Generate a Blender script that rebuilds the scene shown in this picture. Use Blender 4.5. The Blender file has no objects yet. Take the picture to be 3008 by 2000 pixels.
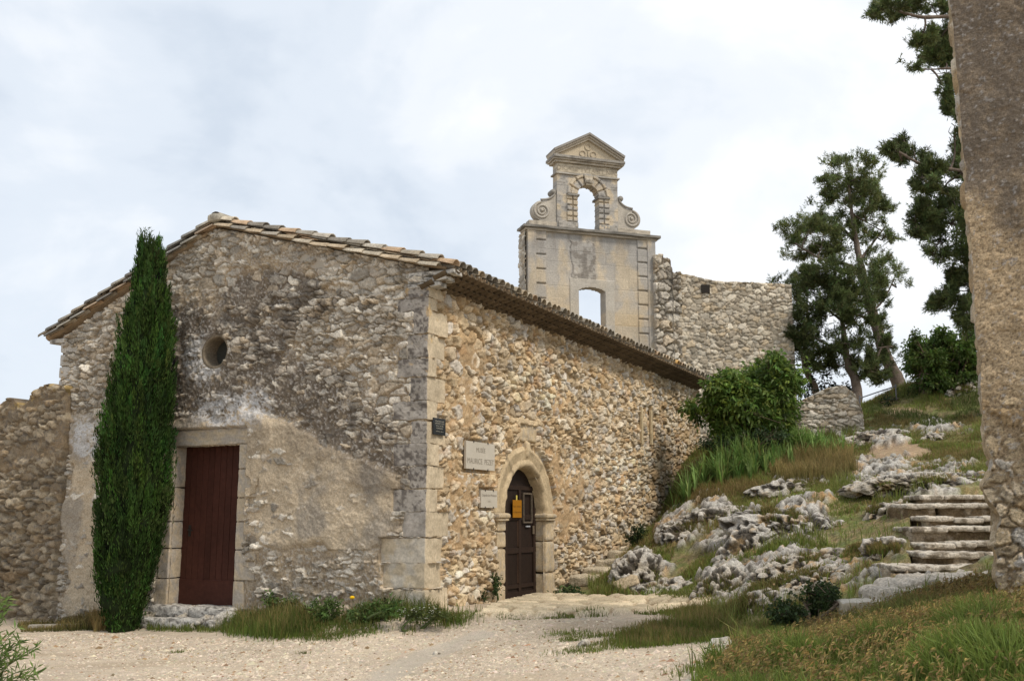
import bpy, math, random
import numpy as np
from mathutils import Matrix, Vector
S = bpy.context.scene
R = math.radians
rng = np.random.default_rng(7)
random.seed(7)

# ------------------------------------------------------------------ camera, sky, sun, exposure
PITCH = R(9.87); EYE = 1.4; FPX = 3000.0; KD = 3008 / 2358
cam = bpy.data.objects.new('camera', bpy.data.cameras.new('camera'))
S.collection.objects.link(cam)
cam.location = (0, 0, EYE); cam.rotation_euler = (math.pi / 2 + PITCH, 0, 0)
cam.data.sensor_width = 36; cam.data.lens = 36 * FPX / 3008
cam.data.clip_start = 0.1; cam.data.clip_end = 3000
S.camera = cam
SUN_EL, SUN_AZ = R(52), R(128)          # azimuth measured clockwise from +Y
world = bpy.data.worlds.new('World'); S.world = world; world.use_nodes = True
wn = world.node_tree.nodes; wl = world.node_tree.links
wn.clear()
wo = wn.new('ShaderNodeOutputWorld'); wb = wn.new('ShaderNodeBackground'); wb.inputs[1].default_value = 0.1
wl.new(wb.outputs[0], wo.inputs[0])
sky = wn.new('ShaderNodeTexSky'); sky.sky_type = 'NISHITA'; sky.sun_disc = False
sky.sun_elevation = SUN_EL; sky.sun_rotation = SUN_AZ
tc = wn.new('ShaderNodeTexCoord')
def wnoise(scale, loc, zs, det, rough, dist):
    m = wn.new('ShaderNodeMapping'); m.inputs['Location'].default_value = loc; m.inputs['Scale'].default_value = (1, 1, zs)
    wl.new(tc.outputs['Generated'], m.inputs[0])
    n = wn.new('ShaderNodeTexNoise'); n.inputs['Scale'].default_value = scale; n.inputs['Detail'].default_value = det
    n.inputs['Roughness'].default_value = rough; n.inputs['Distortion'].default_value = dist
    wl.new(m.outputs[0], n.inputs['Vector']); return n.outputs['Fac']
def wramp(fac, stops):
    r = wn.new('ShaderNodeValToRGB'); r.color_ramp.interpolation = 'EASE'
    while len(r.color_ramp.elements) < len(stops): r.color_ramp.elements.new(0.5)
    for e, (p, c) in zip(r.color_ramp.elements, stops): e.position = p; e.color = (*c, 1)
    wl.new(fac, r.inputs[0]); return r.outputs[0]
def wmix(fac, a, b, mode='MIX'):
    m = wn.new('ShaderNodeMix'); m.data_type = 'RGBA'; m.blend_type = mode
    if isinstance(fac, float): m.inputs[0].default_value = fac
    else: wl.new(fac, m.inputs[0])
    for k, v in ((6, a), (7, b)):
        if isinstance(v, tuple): m.inputs[k].default_value = (*v, 1)
        else: wl.new(v, m.inputs[k])
    return m.outputs[2]
def wmath(op, a, b):
    m = wn.new('ShaderNodeMath'); m.operation = op
    for k, v in ((0, a), (1, b)):
        if isinstance(v, (int, float)): m.inputs[k].default_value = v
        else: wl.new(v, m.inputs[k])
    return m.outputs[0]
big = wnoise(2.6, (0.35, 0.1, 0.2), 1.9, 5, 0.52, 0.35)
fine = wnoise(6.0, (3.1, 1.7, 0.4), 1.5, 6, 0.55, 0.25)
sxyz = wn.new('ShaderNodeSeparateXYZ'); wl.new(tc.outputs['Generated'], sxyz.inputs[0])
cov = wmath('ADD', wmath('ADD', wmath('MULTIPLY', big, 0.72), wmath('MULTIPLY', fine, 0.36)), wmath('MULTIPLY', sxyz.outputs[0], 0.16))
clouds = wramp(cov, [(0.38, (5.7, 6.35, 7.2)), (0.48, (6.7, 7.25, 7.95)), (0.57, (7.7, 8.05, 8.5)), (0.68, (8.8, 8.95, 9.15))])
skycol = wmix(0.93, sky.outputs[0], clouds)
wl.new(skycol, wb.inputs[0])
sun = bpy.data.objects.new('sun', bpy.data.lights.new('sun', 'SUN')); S.collection.objects.link(sun)
sun.data.energy = 2.0; sun.data.angle = R(11); sun.data.color = (1.0, 0.91, 0.78)
sd = Vector((math.sin(SUN_AZ) * math.cos(SUN_EL), math.cos(SUN_AZ) * math.cos(SUN_EL), math.sin(SUN_EL)))
sun.rotation_euler = sd.to_track_quat('Z', 'Y').to_euler(); sun.location = sd * 60
S.view_settings.view_transform = 'Standard'; S.view_settings.look = 'None'
S.view_settings.exposure = 0.32; S.view_settings.gamma = 1.0; S.view_settings.use_curve_mapping = False
S.cycles.max_bounces = 6; S.cycles.diffuse_bounces = 3; S.cycles.transparent_max_bounces = 4

# ------------------------------------------------------------------ survey: photo measurements -> places on the site
sp, cp = math.sin(PITCH), math.cos(PITCH)
CAM = np.array([0, 0, EYE])
def ray(x, y):
    dx = (x * KD - 1504) / FPX; du = (1000 - y * KD) / FPX
    return np.array([dx, cp - du * sp, sp + du * cp])
def dep(x, y, Y):
    r = ray(x, y); return r * (Y / r[1]) + CAM
def gnd(x, y, z=0.0):
    r = ray(x, y); return r * ((z - EYE) / r[2]) + CAM
def proj(P):
    p = P - CAM; d = p[..., 1] * cp + p[..., 2] * sp; u = -p[..., 1] * sp + p[..., 2] * cp
    d = np.maximum(d, 0.05)
    return (p[..., 0] / d * FPX + 1504) / KD, (1000 - u / d * FPX) / KD
O = np.array([-1.381, 16.403, 0.0])
TH = math.atan2(1500, 3045)
U = np.array([-math.cos(TH), math.sin(TH), 0.0])       # along the gable, away from the corner
V = np.array([math.sin(TH), math.cos(TH), 0.0])        # along the side wall, away from the corner
Z = np.array([0, 0, 1.0])
def pin(x, y, px, py):                                  # point in polygon, vectorised
    c = np.zeros(x.shape, bool); n = len(px); j = n - 1
    for i in range(n):
        t = ((py[i] > y) != (py[j] > y)) & (x < (px[j] - px[i]) * (y - py[i]) / (py[j] - py[i] + 1e-12) + px[i])
        c ^= t; j = i
    return c

# ------------------------------------------------------------------ noise
def hsh(ix, iy, iz, s):
    n = (ix.astype(np.int64) * 374761393 + iy.astype(np.int64) * 668265263 + iz.astype(np.int64) * 1440662683 + s * 974634777) & 0xFFFFFFFF
    n = ((n ^ (n >> 13)) * 1274126177) & 0xFFFFFFFF
    n = ((n ^ (n >> 15)) * 2246822519) & 0xFFFFFFFF
    return ((n ^ (n >> 16)) & 0xFFFFFF) / float(0xFFFFFF)
def vn(p, s=0):
    f = np.floor(p); i = f.astype(np.int64); t = p - f; t = t * t * (3 - 2 * t)
    r = 0
    for a in (0, 1):
        wx = t[:, 0] if a else 1 - t[:, 0]
        for b in (0, 1):
            wy = t[:, 1] if b else 1 - t[:, 1]
            for c in (0, 1):
                wz = t[:, 2] if c else 1 - t[:, 2]
                r = r + wx * wy * wz * hsh(i[:, 0] + a, i[:, 1] + b, i[:, 2] + c, s)
    return r
def fbm(p, oct=4, s=0, g=0.5, lac=2.03):
    a = 1.0; t = 0; n = 0; p = p.copy()
    for k in range(oct):
        t = t + a * vn(p, s + k * 17); n += a; a *= g; p = p * lac + 11.3
    return t / n
def uv3(u, v, sc=1.0, w=0.0): return np.stack([u * sc, v * sc, np.full_like(u, w)], 1)
def sst(a, b, x):
    t = np.clip((x - a) / (b - a), 0, 1); return t * t * (3 - 2 * t)
def mixc(a, b, t): return np.asarray(a) * (1 - t[:, None]) + np.asarray(b) * t[:, None]
def rubble(u, v, cw, ch, seed, warp=0.25, wt=0.38, miss=0.0):
    """Irregular stones: edge distance, three random numbers per stone, offset inside the stone."""
    q = uv3(u, v, 1.6 / (cw + ch))
    x = u / cw + (fbm(q, 3, seed + 5) - 0.5) * warp * 4; y = v / ch + (fbm(q, 3, seed + 9) - 0.5) * warp * 4
    q2 = uv3(u, v, 7.0 / (cw + ch)); x = x + (fbm(q2, 2, seed + 21) - .5) * warp * 1.2; y = y + (fbm(q2, 2, seed + 22) - .5) * warp * 1.2
    fx = np.floor(x); fy = np.floor(y); z0 = np.zeros_like(fx)
    F1 = np.full(x.shape, 9.0); F2 = np.full(x.shape, 9.0); cx = fx.copy(); cy = fy.copy(); ox = np.zeros_like(x); oy = np.zeros_like(x)
    for i in (-2, -1, 0, 1, 2):
        for j in (-2, -1, 0, 1, 2):
            gx = fx + i; gy = fy + j
            sx = gx + 0.5 + (hsh(gx, gy, z0, seed) - 0.5) * 0.85 + 0.5 * (gy % 2) ; sy = gy + 0.5 + (hsh(gx, gy, z0, seed + 1) - 0.5) * 0.6
            w = (hsh(gx, gy, z0, seed + 2) - 0.5) * 2 * wt
            if miss: w = np.where(hsh(gx, gy, z0, seed + 3) < miss, -2.0, w)
            dx = x - sx; dy = y - sy
            ax, ay = np.abs(dx), np.abs(dy)
            d = 0.55 * np.sqrt(dx * dx + dy * dy) + 0.45 * np.maximum(np.maximum(ax, ay), 0.72 * (ax + ay)) - w
            c = d < F1
            F2 = np.where(c, F1, np.minimum(F2, d)); F1 = np.where(c, d, F1)
            cx = np.where(c, gx, cx); cy = np.where(c, gy, cy); ox = np.where(c, dx, ox); oy = np.where(c, dy, oy)
    r = [hsh(cx, cy, z0, seed + 30 + k) for k in range(4)]
    return F2 - F1, r, ox, oy

# ------------------------------------------------------------------ mesh + material helpers
MATS = {}
def material(name, rough=0.95, s1=3.0, a1=0.18, s2=40.0, a2=0.25, bump=0.3, bscale=60.0, tint=(1, 1, 1), spec=0.15, trans=0.0, bdist=0.01):
    m = bpy.data.materials.new(name); m.use_nodes = True; n = m.node_tree.nodes; l = m.node_tree.links
    b = n['Principled BSDF']; b.inputs['Roughness'].default_value = rough; b.inputs['Specular IOR Level'].default_value = spec
    at = n.new('ShaderNodeAttribute'); at.attribute_name = 'Col'
    co = n.new('ShaderNodeTexCoord')
    def noise(sc, det):
        t = n.new('ShaderNodeTexNoise'); t.inputs['Scale'].default_value = sc; t.inputs['Detail'].default_value = det; t.inputs['Roughness'].default_value = 0.6
        l.new(co.outputs['Object'], t.inputs['Vector']); return t.outputs['Fac']
    def rng_(f, a):
        r = n.new('ShaderNodeMapRange'); r.inputs[1].default_value = 0.3; r.inputs[2].default_value = 0.7
        r.inputs[3].default_value = 1 - a; r.inputs[4].default_value = 1 + a; l.new(f, r.inputs[0]); return r.outputs[0]
    mu = n.new('ShaderNodeMath'); mu.operation = 'MULTIPLY'; l.new(rng_(noise(s1, 3), a1), mu.inputs[0]); l.new(rng_(noise(s2, 4), a2), mu.inputs[1])
    mx = n.new('ShaderNodeVectorMath'); mx.operation = 'MULTIPLY'; l.new(at.outputs['Color'], mx.inputs[0])
    tm = n.new('ShaderNodeVectorMath'); tm.operation = 'SCALE'; tm.inputs[0].default_value = tint; l.new(mu.outputs[0], tm.inputs['Scale'])
    l.new(tm.outputs[0], mx.inputs[1]); l.new(mx.outputs[0], b.inputs['Base Color'])
    if bump:
        bp = n.new('ShaderNodeBump'); bp.inputs['Strength'].default_value = bump; bp.inputs['Distance'].default_value = bdist
        l.new(noise(bscale, 5), bp.inputs['Height']); l.new(bp.outputs[0], b.inputs['Normal'])
    if trans:
        tr = n.new('ShaderNodeBsdfTranslucent'); l.new(mx.outputs[0], tr.inputs['Color'])
        ms = n.new('ShaderNodeMixShader'); ms.inputs[0].default_value = trans
        l.new(b.outputs[0], ms.inputs[1]); l.new(tr.outputs[0], ms.inputs[2]); l.new(ms.outputs[0], n['Material Output'].inputs[0])
    MATS[name] = m; return m
material('masonry', s1=1.5, a1=0.12, s2=38, a2=0.3, bump=0.5, bscale=45)
material('ashlar', s1=1.2, a1=0.12, s2=25, a2=0.2, bump=0.35, bscale=50)
material('roughcast', s1=2.0, a1=0.15, s2=60, a2=0.35, bump=0.9, bscale=70, bdist=0.02)
material('limestone', s1=2.0, a1=0.15, s2=30, a2=0.4, bump=0.9, bscale=28, bdist=0.03)
material('clay_tile', s1=4, a1=0.2, s2=35, a2=0.3, bump=0.4, bscale=40)
material('soil', s1=0.8, a1=0.12, s2=45, a2=0.3, bump=0.8, bscale=55, bdist=0.02)
material('gravel_stone', s1=2, a1=0.1, s2=30, a2=0.15, bump=0)
material('painted_wood', rough=0.65, s1=1.5, a1=0.18, s2=14, a2=0.16, bump=0.25, bscale=30, spec=0.2)
material('old_wood', rough=0.8, s1=3, a1=0.15, s2=25, a2=0.25, bump=0.3, bscale=40)
material('plaque_stone', rough=0.6, s1=3, a1=0.06, s2=60, a2=0.08, bump=0.1, bscale=80, spec=0.3)
material('plain', rough=0.6, s1=3, a1=0.06, s2=40, a2=0.08, bump=0)
material('gloss_black', rough=0.15, s1=3, a1=0.05, s2=40, a2=0.05, bump=0, spec=0.5)
material('metal', rough=0.5, s1=3, a1=0.1, s2=40, a2=0.2, bump=0, spec=0.5)
material('leaf', rough=0.55, s1=1.5, a1=0.22, s2=8, a2=0.15, bump=0, spec=0.3, trans=0.38)
material('needle', rough=0.7, s1=0.8, a1=0.25, s2=5, a2=0.2, bump=0, spec=0.15, trans=0.3)
material('blade', rough=0.6, s1=0.9, a1=0.25, s2=6, a2=0.2, bump=0, spec=0.2, trans=0.42)
material('bark', s1=3, a1=0.2, s2=25, a2=0.35, bump=0.8, bscale=25, bdist=0.03)

def setp(o, label=None, cat=None, group=None, kind=None):
    if label: o['label'] = label
    if cat: o['category'] = cat
    if group: o['group'] = group
    if kind: o['kind'] = kind
    return o
def thing(name, loc, label, cat, group=None):
    o = bpy.data.objects.new(name, None); S.collection.objects.link(o); o.location = Vector(loc); o.empty_display_size = 0.2
    return setp(o, label, cat, group, 'thing')
def mk(name, Vt, faces, mat, parent=None, col=(0.5, 0.5, 0.5), smooth=False, origin=True):
    """faces: list of int arrays (n,3)/(n,4). col: one colour or one per vertex."""
    Vt = np.asarray(Vt, float)
    if not isinstance(faces, (list, tuple)): faces = [faces]
    faces = [np.asarray(f) for f in faces if len(f)]
    base = np.zeros(3)
    if parent is None and origin:
        base = np.array([Vt[:, 0].mean(), Vt[:, 1].mean(), Vt[:, 2].min()])
    me = bpy.data.meshes.new(name)
    me.vertices.add(len(Vt)); me.vertices.foreach_set('co', (Vt - base).astype(np.float32).ravel())
    nl = sum(f.size for f in faces); npoly = sum(len(f) for f in faces)
    me.loops.add(nl); me.loops.foreach_set('vertex_index', np.concatenate([f.ravel() for f in faces]).astype(np.int32))
    me.polygons.add(npoly)
    tot = np.concatenate([np.full(len(f), f.shape[1]) for f in faces]); st = np.concatenate([[0], np.cumsum(tot)[:-1]])
    me.polygons.foreach_set('loop_start', st.astype(np.int32))
    try: me.polygons.foreach_set('loop_total', tot.astype(np.int32))
    except Exception: pass
    me.polygons.foreach_set('use_smooth', np.full(npoly, bool(smooth)))
    c = np.ones((len(Vt), 4), np.float32); c[:, :3] = np.clip(np.asarray(col, float), 0, 1)
    a = me.attributes.new('Col', 'FLOAT_COLOR', 'POINT'); a.data.foreach_set('color', c.ravel())
    me.update(calc_edges=True); me.validate()
    me.materials.append(MATS[mat])
    o = bpy.data.objects.new(name, me); S.collection.objects.link(o); o.location = Vector(base)
    if parent is not None:
        o.parent = parent; M = Matrix.Translation(-parent.location) if parent.parent is None else Matrix.Identity(4)
        o.matrix_parent_inverse = M
    return o
class Acc:
    """Collects vertices, quads, triangles and colours for ONE mesh."""
    def __init__(s): s.v = []; s.q = []; s.t = []; s.c = []; s.n = 0
    def add(s, v, q=None, t=None, c=(0.5, 0.5, 0.5)):
        v = np.asarray(v, float); c = np.asarray(c, float)
        s.v.append(v); s.c.append(np.broadcast_to(c, (len(v), 3)))
        if q is not None and len(q): s.q.append(np.asarray(q) + s.n)
        if t is not None and len(t): s.t.append(np.asarray(t) + s.n)
        s.n += len(v)
    def build(s, name, mat, parent=None, smooth=False, **k):
        f = []
        if s.q: f.append(np.concatenate(s.q))
        if s.t: f.append(np.concatenate(s.t))
        return mk(name, np.concatenate(s.v), f, mat, parent, np.concatenate(s.c), smooth, **k)
def gridq(nu, nv):
    i = np.arange(nu * nv).reshape(nv, nu)
    return np.stack([i[:-1, :-1], i[:-1, 1:], i[1:, 1:], i[1:, :-1]], -1).reshape(-1, 4)
def solidify(Vt, Q, off):
    """Front sheet + its copy moved by off + walls round every open edge."""
    n = len(Vt); e = np.concatenate([Q[:, [0, 1]], Q[:, [1, 2]], Q[:, [2, 3]], Q[:, [3, 0]]])
    key = np.sort(e, 1); k = key[:, 0].astype(np.int64) * (n + 1) + key[:, 1]
    u, inv, cnt = np.unique(k, return_inverse=True, return_counts=True)
    b = e[cnt[inv] == 1]
    W = np.stack([b[:, 1], b[:, 0], b[:, 0] + n, b[:, 1] + n], 1)
    return np.concatenate([Vt, Vt + off]), np.concatenate([Q, Q[:, ::-1] + n, W])
def box_np(c, ax, ay, az, hx, hy, hz):
    """box round centre c with unit axes and half sizes"""
    s = np.array([[-1, -1, -1], [1, -1, -1], [1, 1, -1], [-1, 1, -1], [-1, -1, 1], [1, -1, 1], [1, 1, 1], [-1, 1, 1]], float)
    v = np.asarray(c) + s[:, :1] * hx * ax + s[:, 1:2] * hy * ay + s[:, 2:] * hz * az
    q = np.array([[0, 3, 2, 1], [4, 5, 6, 7], [0, 1, 5, 4], [1, 2, 6, 5], [2, 3, 7, 6], [3, 0, 4, 7]])
    return v, q
def block(c, ax, ay, az, hx, hy, hz, seed, n=7, rnd=0.12, rough=0.02, colf=None):
    """a hewn stone: subdivided box with worn edges and an uneven face. Returns v, q, colour"""
    t = np.linspace(-1, 1, n); vs = []; qs = []; k = 0; g = gridq(n, n)
    A, B = np.meshgrid(t, t); A = A.ravel(); B = B.ravel(); o = np.ones_like(A)
    for (p, fl) in ((np.stack([A, B, o], 1), 0), (np.stack([A, B, -o], 1), 1), (np.stack([A, o, B], 1), 1), (np.stack([A, -o, B], 1), 0), (np.stack([o, A, B], 1), 0), (np.stack([-o, A, B], 1), 1)):
        vs.append(p); qs.append((g[:, ::-1] if fl else g) + k); k += len(p)
    p = np.concatenate(vs); q = np.concatenate(qs); H = np.array([hx, hy, hz])
    r = min(hx, hy, hz) * rnd * 2
    inner = np.clip(p * H, -(H - r), H - r); d = p * H - inner; L = np.linalg.norm(d, axis=1, keepdims=True); d = np.where(L > 1e-9, d / np.maximum(L, 1e-9) * r, 0)
    w = inner + d
    nn = np.concatenate([fbm(w * 7 + seed * 3.1, 3, seed)[:, None] - 0.5, fbm(w * 7 + seed * 3.1 + 40, 3, seed + 1)[:, None] - 0.5, fbm(w * 7 + seed * 3.1 + 80, 3, seed + 2)[:, None] - 0.5], 1)
    w = w + nn * rough * 2
    X = np.asarray(c) + w[:, :1] * ax + w[:, 1:2] * ay + w[:, 2:] * az
    nrm = p * (np.abs(p) > 0.999)
    return X, q, (colf(X, nrm, w) if colf else None)
def tube(pts, rad, seg=8, wob=0.0, s=0):
    pts = np.asarray(pts, float); n = len(pts); rad = np.broadcast_to(np.asarray(rad, float), (n,))
    T = np.gradient(pts, axis=0); T /= np.linalg.norm(T, axis=1, keepdims=True) + 1e-9
    up = np.array([0.13, 0.37, 0.92]); A = np.cross(T, up); A /= np.linalg.norm(A, axis=1, keepdims=True) + 1e-9; B = np.cross(T, A)
    an = np.linspace(0, 2 * np.pi, seg, endpoint=False)
    v = pts[:, None] + rad[:, None, None] * (np.cos(an)[None, :, None] * A[:, None] + np.sin(an)[None, :, None] * B[:, None])
    v = v.reshape(-1, 3)
    if wob: v = v + (np.stack([vn(v * 6, s), vn(v * 6, s + 1), vn(v * 6, s + 2)], 1) - 0.5) * wob
    i = np.arange(n * seg).reshape(n, seg); j = np.roll(i, -1, 1)
    q = np.stack([i[:-1], j[:-1], j[1:], i[1:]], -1).reshape(-1, 4)
    return v, q
def smooth_path(P, n):
    P = np.asarray(P, float); t = np.linspace(0, len(P) - 1, n); i = np.clip(t.astype(int), 0, len(P) - 2); f = (t - i)[:, None]
    p0 = P[np.maximum(i - 1, 0)]; p1 = P[i]; p2 = P[i + 1]; p3 = P[np.minimum(i + 2, len(P) - 1)]
    return 0.5 * (2 * p1 + (p2 - p0) * f + (2 * p0 - 5 * p1 + 4 * p2 - p3) * f ** 2 + (3 * p1 - p0 - 3 * p2 + p3) * f ** 3)
def prism(outline, c, ax, az, nd, depth, col=(0.5, 0.5, 0.5)):
    """polygon (x,z pairs) in the plane ax/az through c, pushed back by depth along nd. Fan caps through earcut."""
    from mathutils.geometry import tessellate_polygon
    P = np.asarray(outline, float); n = len(P)
    f = np.asarray(c) + P[:, :1] * ax + P[:, 1:2] * az; v = np.concatenate([f, f + depth * np.asarray(nd)])
    tr = tessellate_polygon([[Vector((x, y, 0)) for x, y in P]]); t = np.array(tr)
    t = np.concatenate([t, t[:, ::-1] + n]); i = np.arange(n); j = np.roll(i, -1)
    return v, np.stack([i, j, j + n, i + n], 1), t
def vary(n, base, dv=0.15, dh=0.05):
    b = np.asarray(base, float); k = 1 + rng.normal(0, dv, (n, 1)); h = 1 + rng.normal(0, dh, (n, 3)); return np.clip(b * k * h, 0.004, 0.95)
# ------------------------------------------------------------------ terrain
ctl = []
def cz(x, y, z): ctl.append(gnd(x, y, z))
def cY(x, y, Y): ctl.append(dep(x, y, Y))
for a in ((0, 1568, -.45), (600, 1568, -.40), (1200, 1568, -.33), (1600, 1568, -.22), (60, 1458, -.5), (300, 1452, -.5), (500, 1467, -.46), (750, 1477, -.38), (1000, 1452, -.27),
          (1090, 1427, -.14), (1250, 1420, -.12), (1450, 1415, -.1), (1600, 1398, -.1), (1500, 1500, -.22), (1700, 1480, -.12), (1350, 1385, -.1), (1500, 1378, -.08)): cz(*a)
for a, z in ((0, .0), (1, -.06), (2, -.12), (3, -.22), (4.3, -.38), (5.6, -.42), (6.8, -.46), (8.4, -.5), (10, -.52), (12, -.55)):
    ctl.append(O + a * U + Z * z)
for b, z in ((1, -.02), (2.5, -.06), (4.3, -.1), (5.6, -.05), (7, .05), (8.2, .3), (9.2, .62), (11.1, 1.0), (12.3, 1.8), (13.5, 2.7), (15.7, 3.35), (17.5, 3.6)):
    ctl.append(O + b * V + Z * z)
for a in ((1450, 1362, 19.6), (1470, 1270, 22.2), (1600, 1382, 18.0), (1700, 1395, 17.0), (1640, 1330, 18.8), (1560, 1190, 23.6), (1620, 1240, 21.6), (1680, 1130, 24.0), (1760, 1170, 22.2), (1850, 1165, 21),
          (1920, 1225, 19.3), (1760, 1270, 19.4), (1830, 1290, 18.4), (1800, 1375, 16.6), (1930, 1345, 16.6), (1890, 1420, 14.9), (1700, 1105, 25), (1850, 1085, 25.2), (1750, 1010, 27), (1650, 1040, 26.5),
          (1950, 1035, 27), (1980, 958, 30), (2060, 900, 31), (2150, 870, 31.5), (2260, 840, 32), (2070, 1040, 25.2), (2010, 990, 28), (2150, 960, 28.5), (2260, 1000, 26), (1980, 1110, 22.8), (2000, 1200, 19.6),
          (2060, 1150, 20.4), (2120, 1110, 21.2), (2280, 1095, 21.4), (2080, 1250, 17.4), (2090, 1300, 15.8), (1980, 1300, 17.0), (2200, 1334, 14.4), (2060, 1362, 14.7), (2110, 1145, 19.6), (2115, 1215, 17.4), (1950, 1385, 14.6),
          (1900, 1478, 12.9), (2100, 1440, 12.2), (2270, 1392, 12.1), (2358, 1388, 11.7), (1750, 1500, 11.6), (1650, 1568, 9.8), (2000, 1568, 8.6), (2358, 1568, 7.6), (2150, 1480, 10.2)): cY(*a)
for p in ((-8, 6, -.4), (0, 0, -.2), (3, 4, .0), (6, 4, .25), (0, 6, -.32), (-15, 20, -.6), (-22, 8, -.6), (-8, 32, .6), (-18, 35, 0), (12, 11, 1.0), (14, 17, 2.0), (16, 24, 4.2), (18, 30, 5.6), (13.5, 34, 5.5), (11, 33, 4.5),
          (14, 38, 4.8), (9.5, 36, 4.2), (10.5, 41, 3.8), (5, 37, 4.4), (1, 40, 4.0), (20, 40, 5), (4, 46, 3), (24, 18, 3), (22, 5, .8), (10, 5, .4)): ctl.append(np.array(p, float))
ctl = np.array(ctl)
def tps_fit(P, z, lam):
    n = len(P); d = np.linalg.norm(P[:, None] - P[None], axis=2); K = np.where(d > 0, d * d * np.log(d + 1e-12), 0) + lam * np.eye(n)
    A = np.zeros((n + 3, n + 3)); A[:n, :n] = K; A[:n, n] = 1; A[:n, n + 1:] = P; A[n:, :n] = A[:n, n:].T
    return np.linalg.solve(A, np.concatenate([z, np.zeros(3)]))
TW = tps_fit(ctl[:, :2], ctl[:, 2], 0.12)
def tz0(X, Y):
    X = np.asarray(X, float); sh = X.shape; X = X.ravel(); Y = np.asarray(Y, float).ravel(); out = np.empty_like(X); n = len(ctl)
    for k in range(0, len(X), 20000):
        x, y = X[k:k + 20000], Y[k:k + 20000]
        d2 = (x[:, None] - ctl[None, :, 0]) ** 2 + (y[:, None] - ctl[None, :, 1]) ** 2
        out[k:k + 20000] = (0.5 * d2 * np.log(d2 + 1e-12)) @ TW[:n] + TW[n] + TW[n + 1] * x + TW[n + 2] * y
    return out.reshape(sh)
def far(X, Y):
    r = np.hypot(X - 2, Y - 18); return sst(26, 60, r)
def axis(segs):
    o = []
    for a, b, s in segs: o.append(np.arange(a, b - 1e-6, s))
    return np.concatenate(o + [[segs[-1][1]]])
gx = axis([(-900, -100, 160), (-100, -30, 14), (-30, -14, 1.6), (-14, -2, .12), (-2, 12.6, .055), (12.6, 20, .4), (20, 60, 4), (60, 120, 20), (120, 900, 156)])
gy = axis([(-600, -60, 120), (-60, -6, 9), (-6, 6, 1.2), (6, 13, .09), (13, 32, .065), (32, 44, .5), (44, 90, 4.6), (90, 1300, 121)])
GX, GY = np.meshgrid(gx, gy)
gxf, gyf = GX.ravel(), GY.ravel()
near = far(gxf, gyf) < 0.999
zb = np.full(gxf.shape, -3.0)
f_ = far(gxf[near], gyf[near]); zb[near] = tz0(gxf[near], gyf[near]) * (1 - f_) - 3.0 * f_
P3 = np.stack([gxf, gyf, zb], 1)
px_, py_ = proj(P3); infront = gyf > 4
rel = P3 - O; fa = rel @ U; fb = rel @ V            # building coordinates of the ground
# survey outlines on the ground (measured in the photograph)
HILL = [(1290, 1382), (1440, 1372), (1620, 1392), (1660, 1440), (1730, 1440), (1720, 1470), (1640, 1530), (1600, 1600), (2700, 1640), (2700, 700), (1400, 700), (1400, 1200), (1280, 1330)]
PAVE = [(1085, 1428), (1130, 1398), (1230, 1374), (1450, 1377), (1640, 1377), (1640, 1396), (1600, 1402), (1420, 1415)]
hx, hy = zip(*HILL); ishill = pin(px_, py_, hx, hy) & infront & (gxf > 0.2) & (gxf < 19.9)
hillw = ishill.copy()
pvx, pvy = zip(*PAVE); ispave = pin(px_, py_, pvx, pvy) & infront & (gyf < 24) & (gyf > 12)
def blobs(L):
    m = np.zeros_like(px_)
    for cx, cy, rx, ry in L: m = np.maximum(m, 1 - np.sqrt(((px_ - cx) / rx) ** 2 + ((py_ - cy) / ry) ** 2))
    return np.where(infront, m, -1)
nz = fbm(P3 * np.array([1, 1, 1]) * 0.9, 4, 3); nz2 = fbm(P3 * 3.1, 4, 8); nz3 = fbm(P3 * 11.0, 3, 12)
rockb = blobs([(1480, 1330, 90, 60), (1560, 1210, 60, 60), (1640, 1170, 70, 50), (1820, 1210, 150, 80), (1720, 1270, 140, 110), (1680, 1350, 110, 70), (1780, 1290, 130, 80), (1830, 1335, 150, 60), (1930, 1310, 110, 50), (2040, 1265, 60, 35),
               (1830, 1112, 90, 22), (2080, 1100, 170, 55), (2000, 1005, 110, 35), (2160, 985, 90, 25), (2180, 1085, 130, 40), (2010, 1090, 60, 40), (2180, 1150, 110, 60), (2200, 1240, 110, 90), (2120, 1330, 160, 26)])
rock = sst(.12, .5, rockb + (nz2 - .5) * 1.3 + (nz - .5) * 0.8) * hillw * (rockb > .001)
dirtb = blobs([(2070, 1040, 90, 22), (2030, 1062, 60, 18), (1960, 975, 40, 14), (2080, 950, 60, 16)])
dirt = sst(0, .4, dirtb + (nz2 - .5) * .6) * hillw
def ridged(p, oct, s): return 1 - np.abs(2 * fbm(p, oct, s) - 1)
SR = np.stack([gxf * .80 + gyf * .42 + zb * .42, -gxf * .45 + gyf * .89, zb * 1.3 - gxf * .35], 1)   # bedding of the limestone
rd1 = fbm(SR * [.75, 1.9, 1.9], 4, 31); rd2 = ridged(SR * [2.0, 4.6, 4.6], 3, 37); rd3 = ridged(SR * [7, 12, 12], 2, 39); pit = fbm(P3 * 13.0, 3, 44)
cav = 1.0 * (rd1 - .5) + .42 * (rd2 - .62) + .22 * (rd3 - .62) + .35 * (pit - .5)
rock = rock * sst(-.17, .0, cav)
zd = zb + hillw * (0.10 * (nz - .5) + 0.05 * (nz2 - .5)) + rock * (0.42 * (rd1 - .47) + 0.15 * (rd2 - .6) + .13 * (rd3 - .6) + .12 * (pit - .5) - .05 * sst(.50, .40, pit) + .04)
zd = zd + (~hillw) * infront * (far(gxf, gyf) < .5) * (0.035 * (nz - .5) + 0.02 * (nz2 - .5) * (py_ > 1390))
inside = (fa > 0.25) & (fa < 8.2) & (fb > 0.3)      # under the chapel floor
zd = np.where(inside, np.minimum(zd, -0.7), zd)
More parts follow.
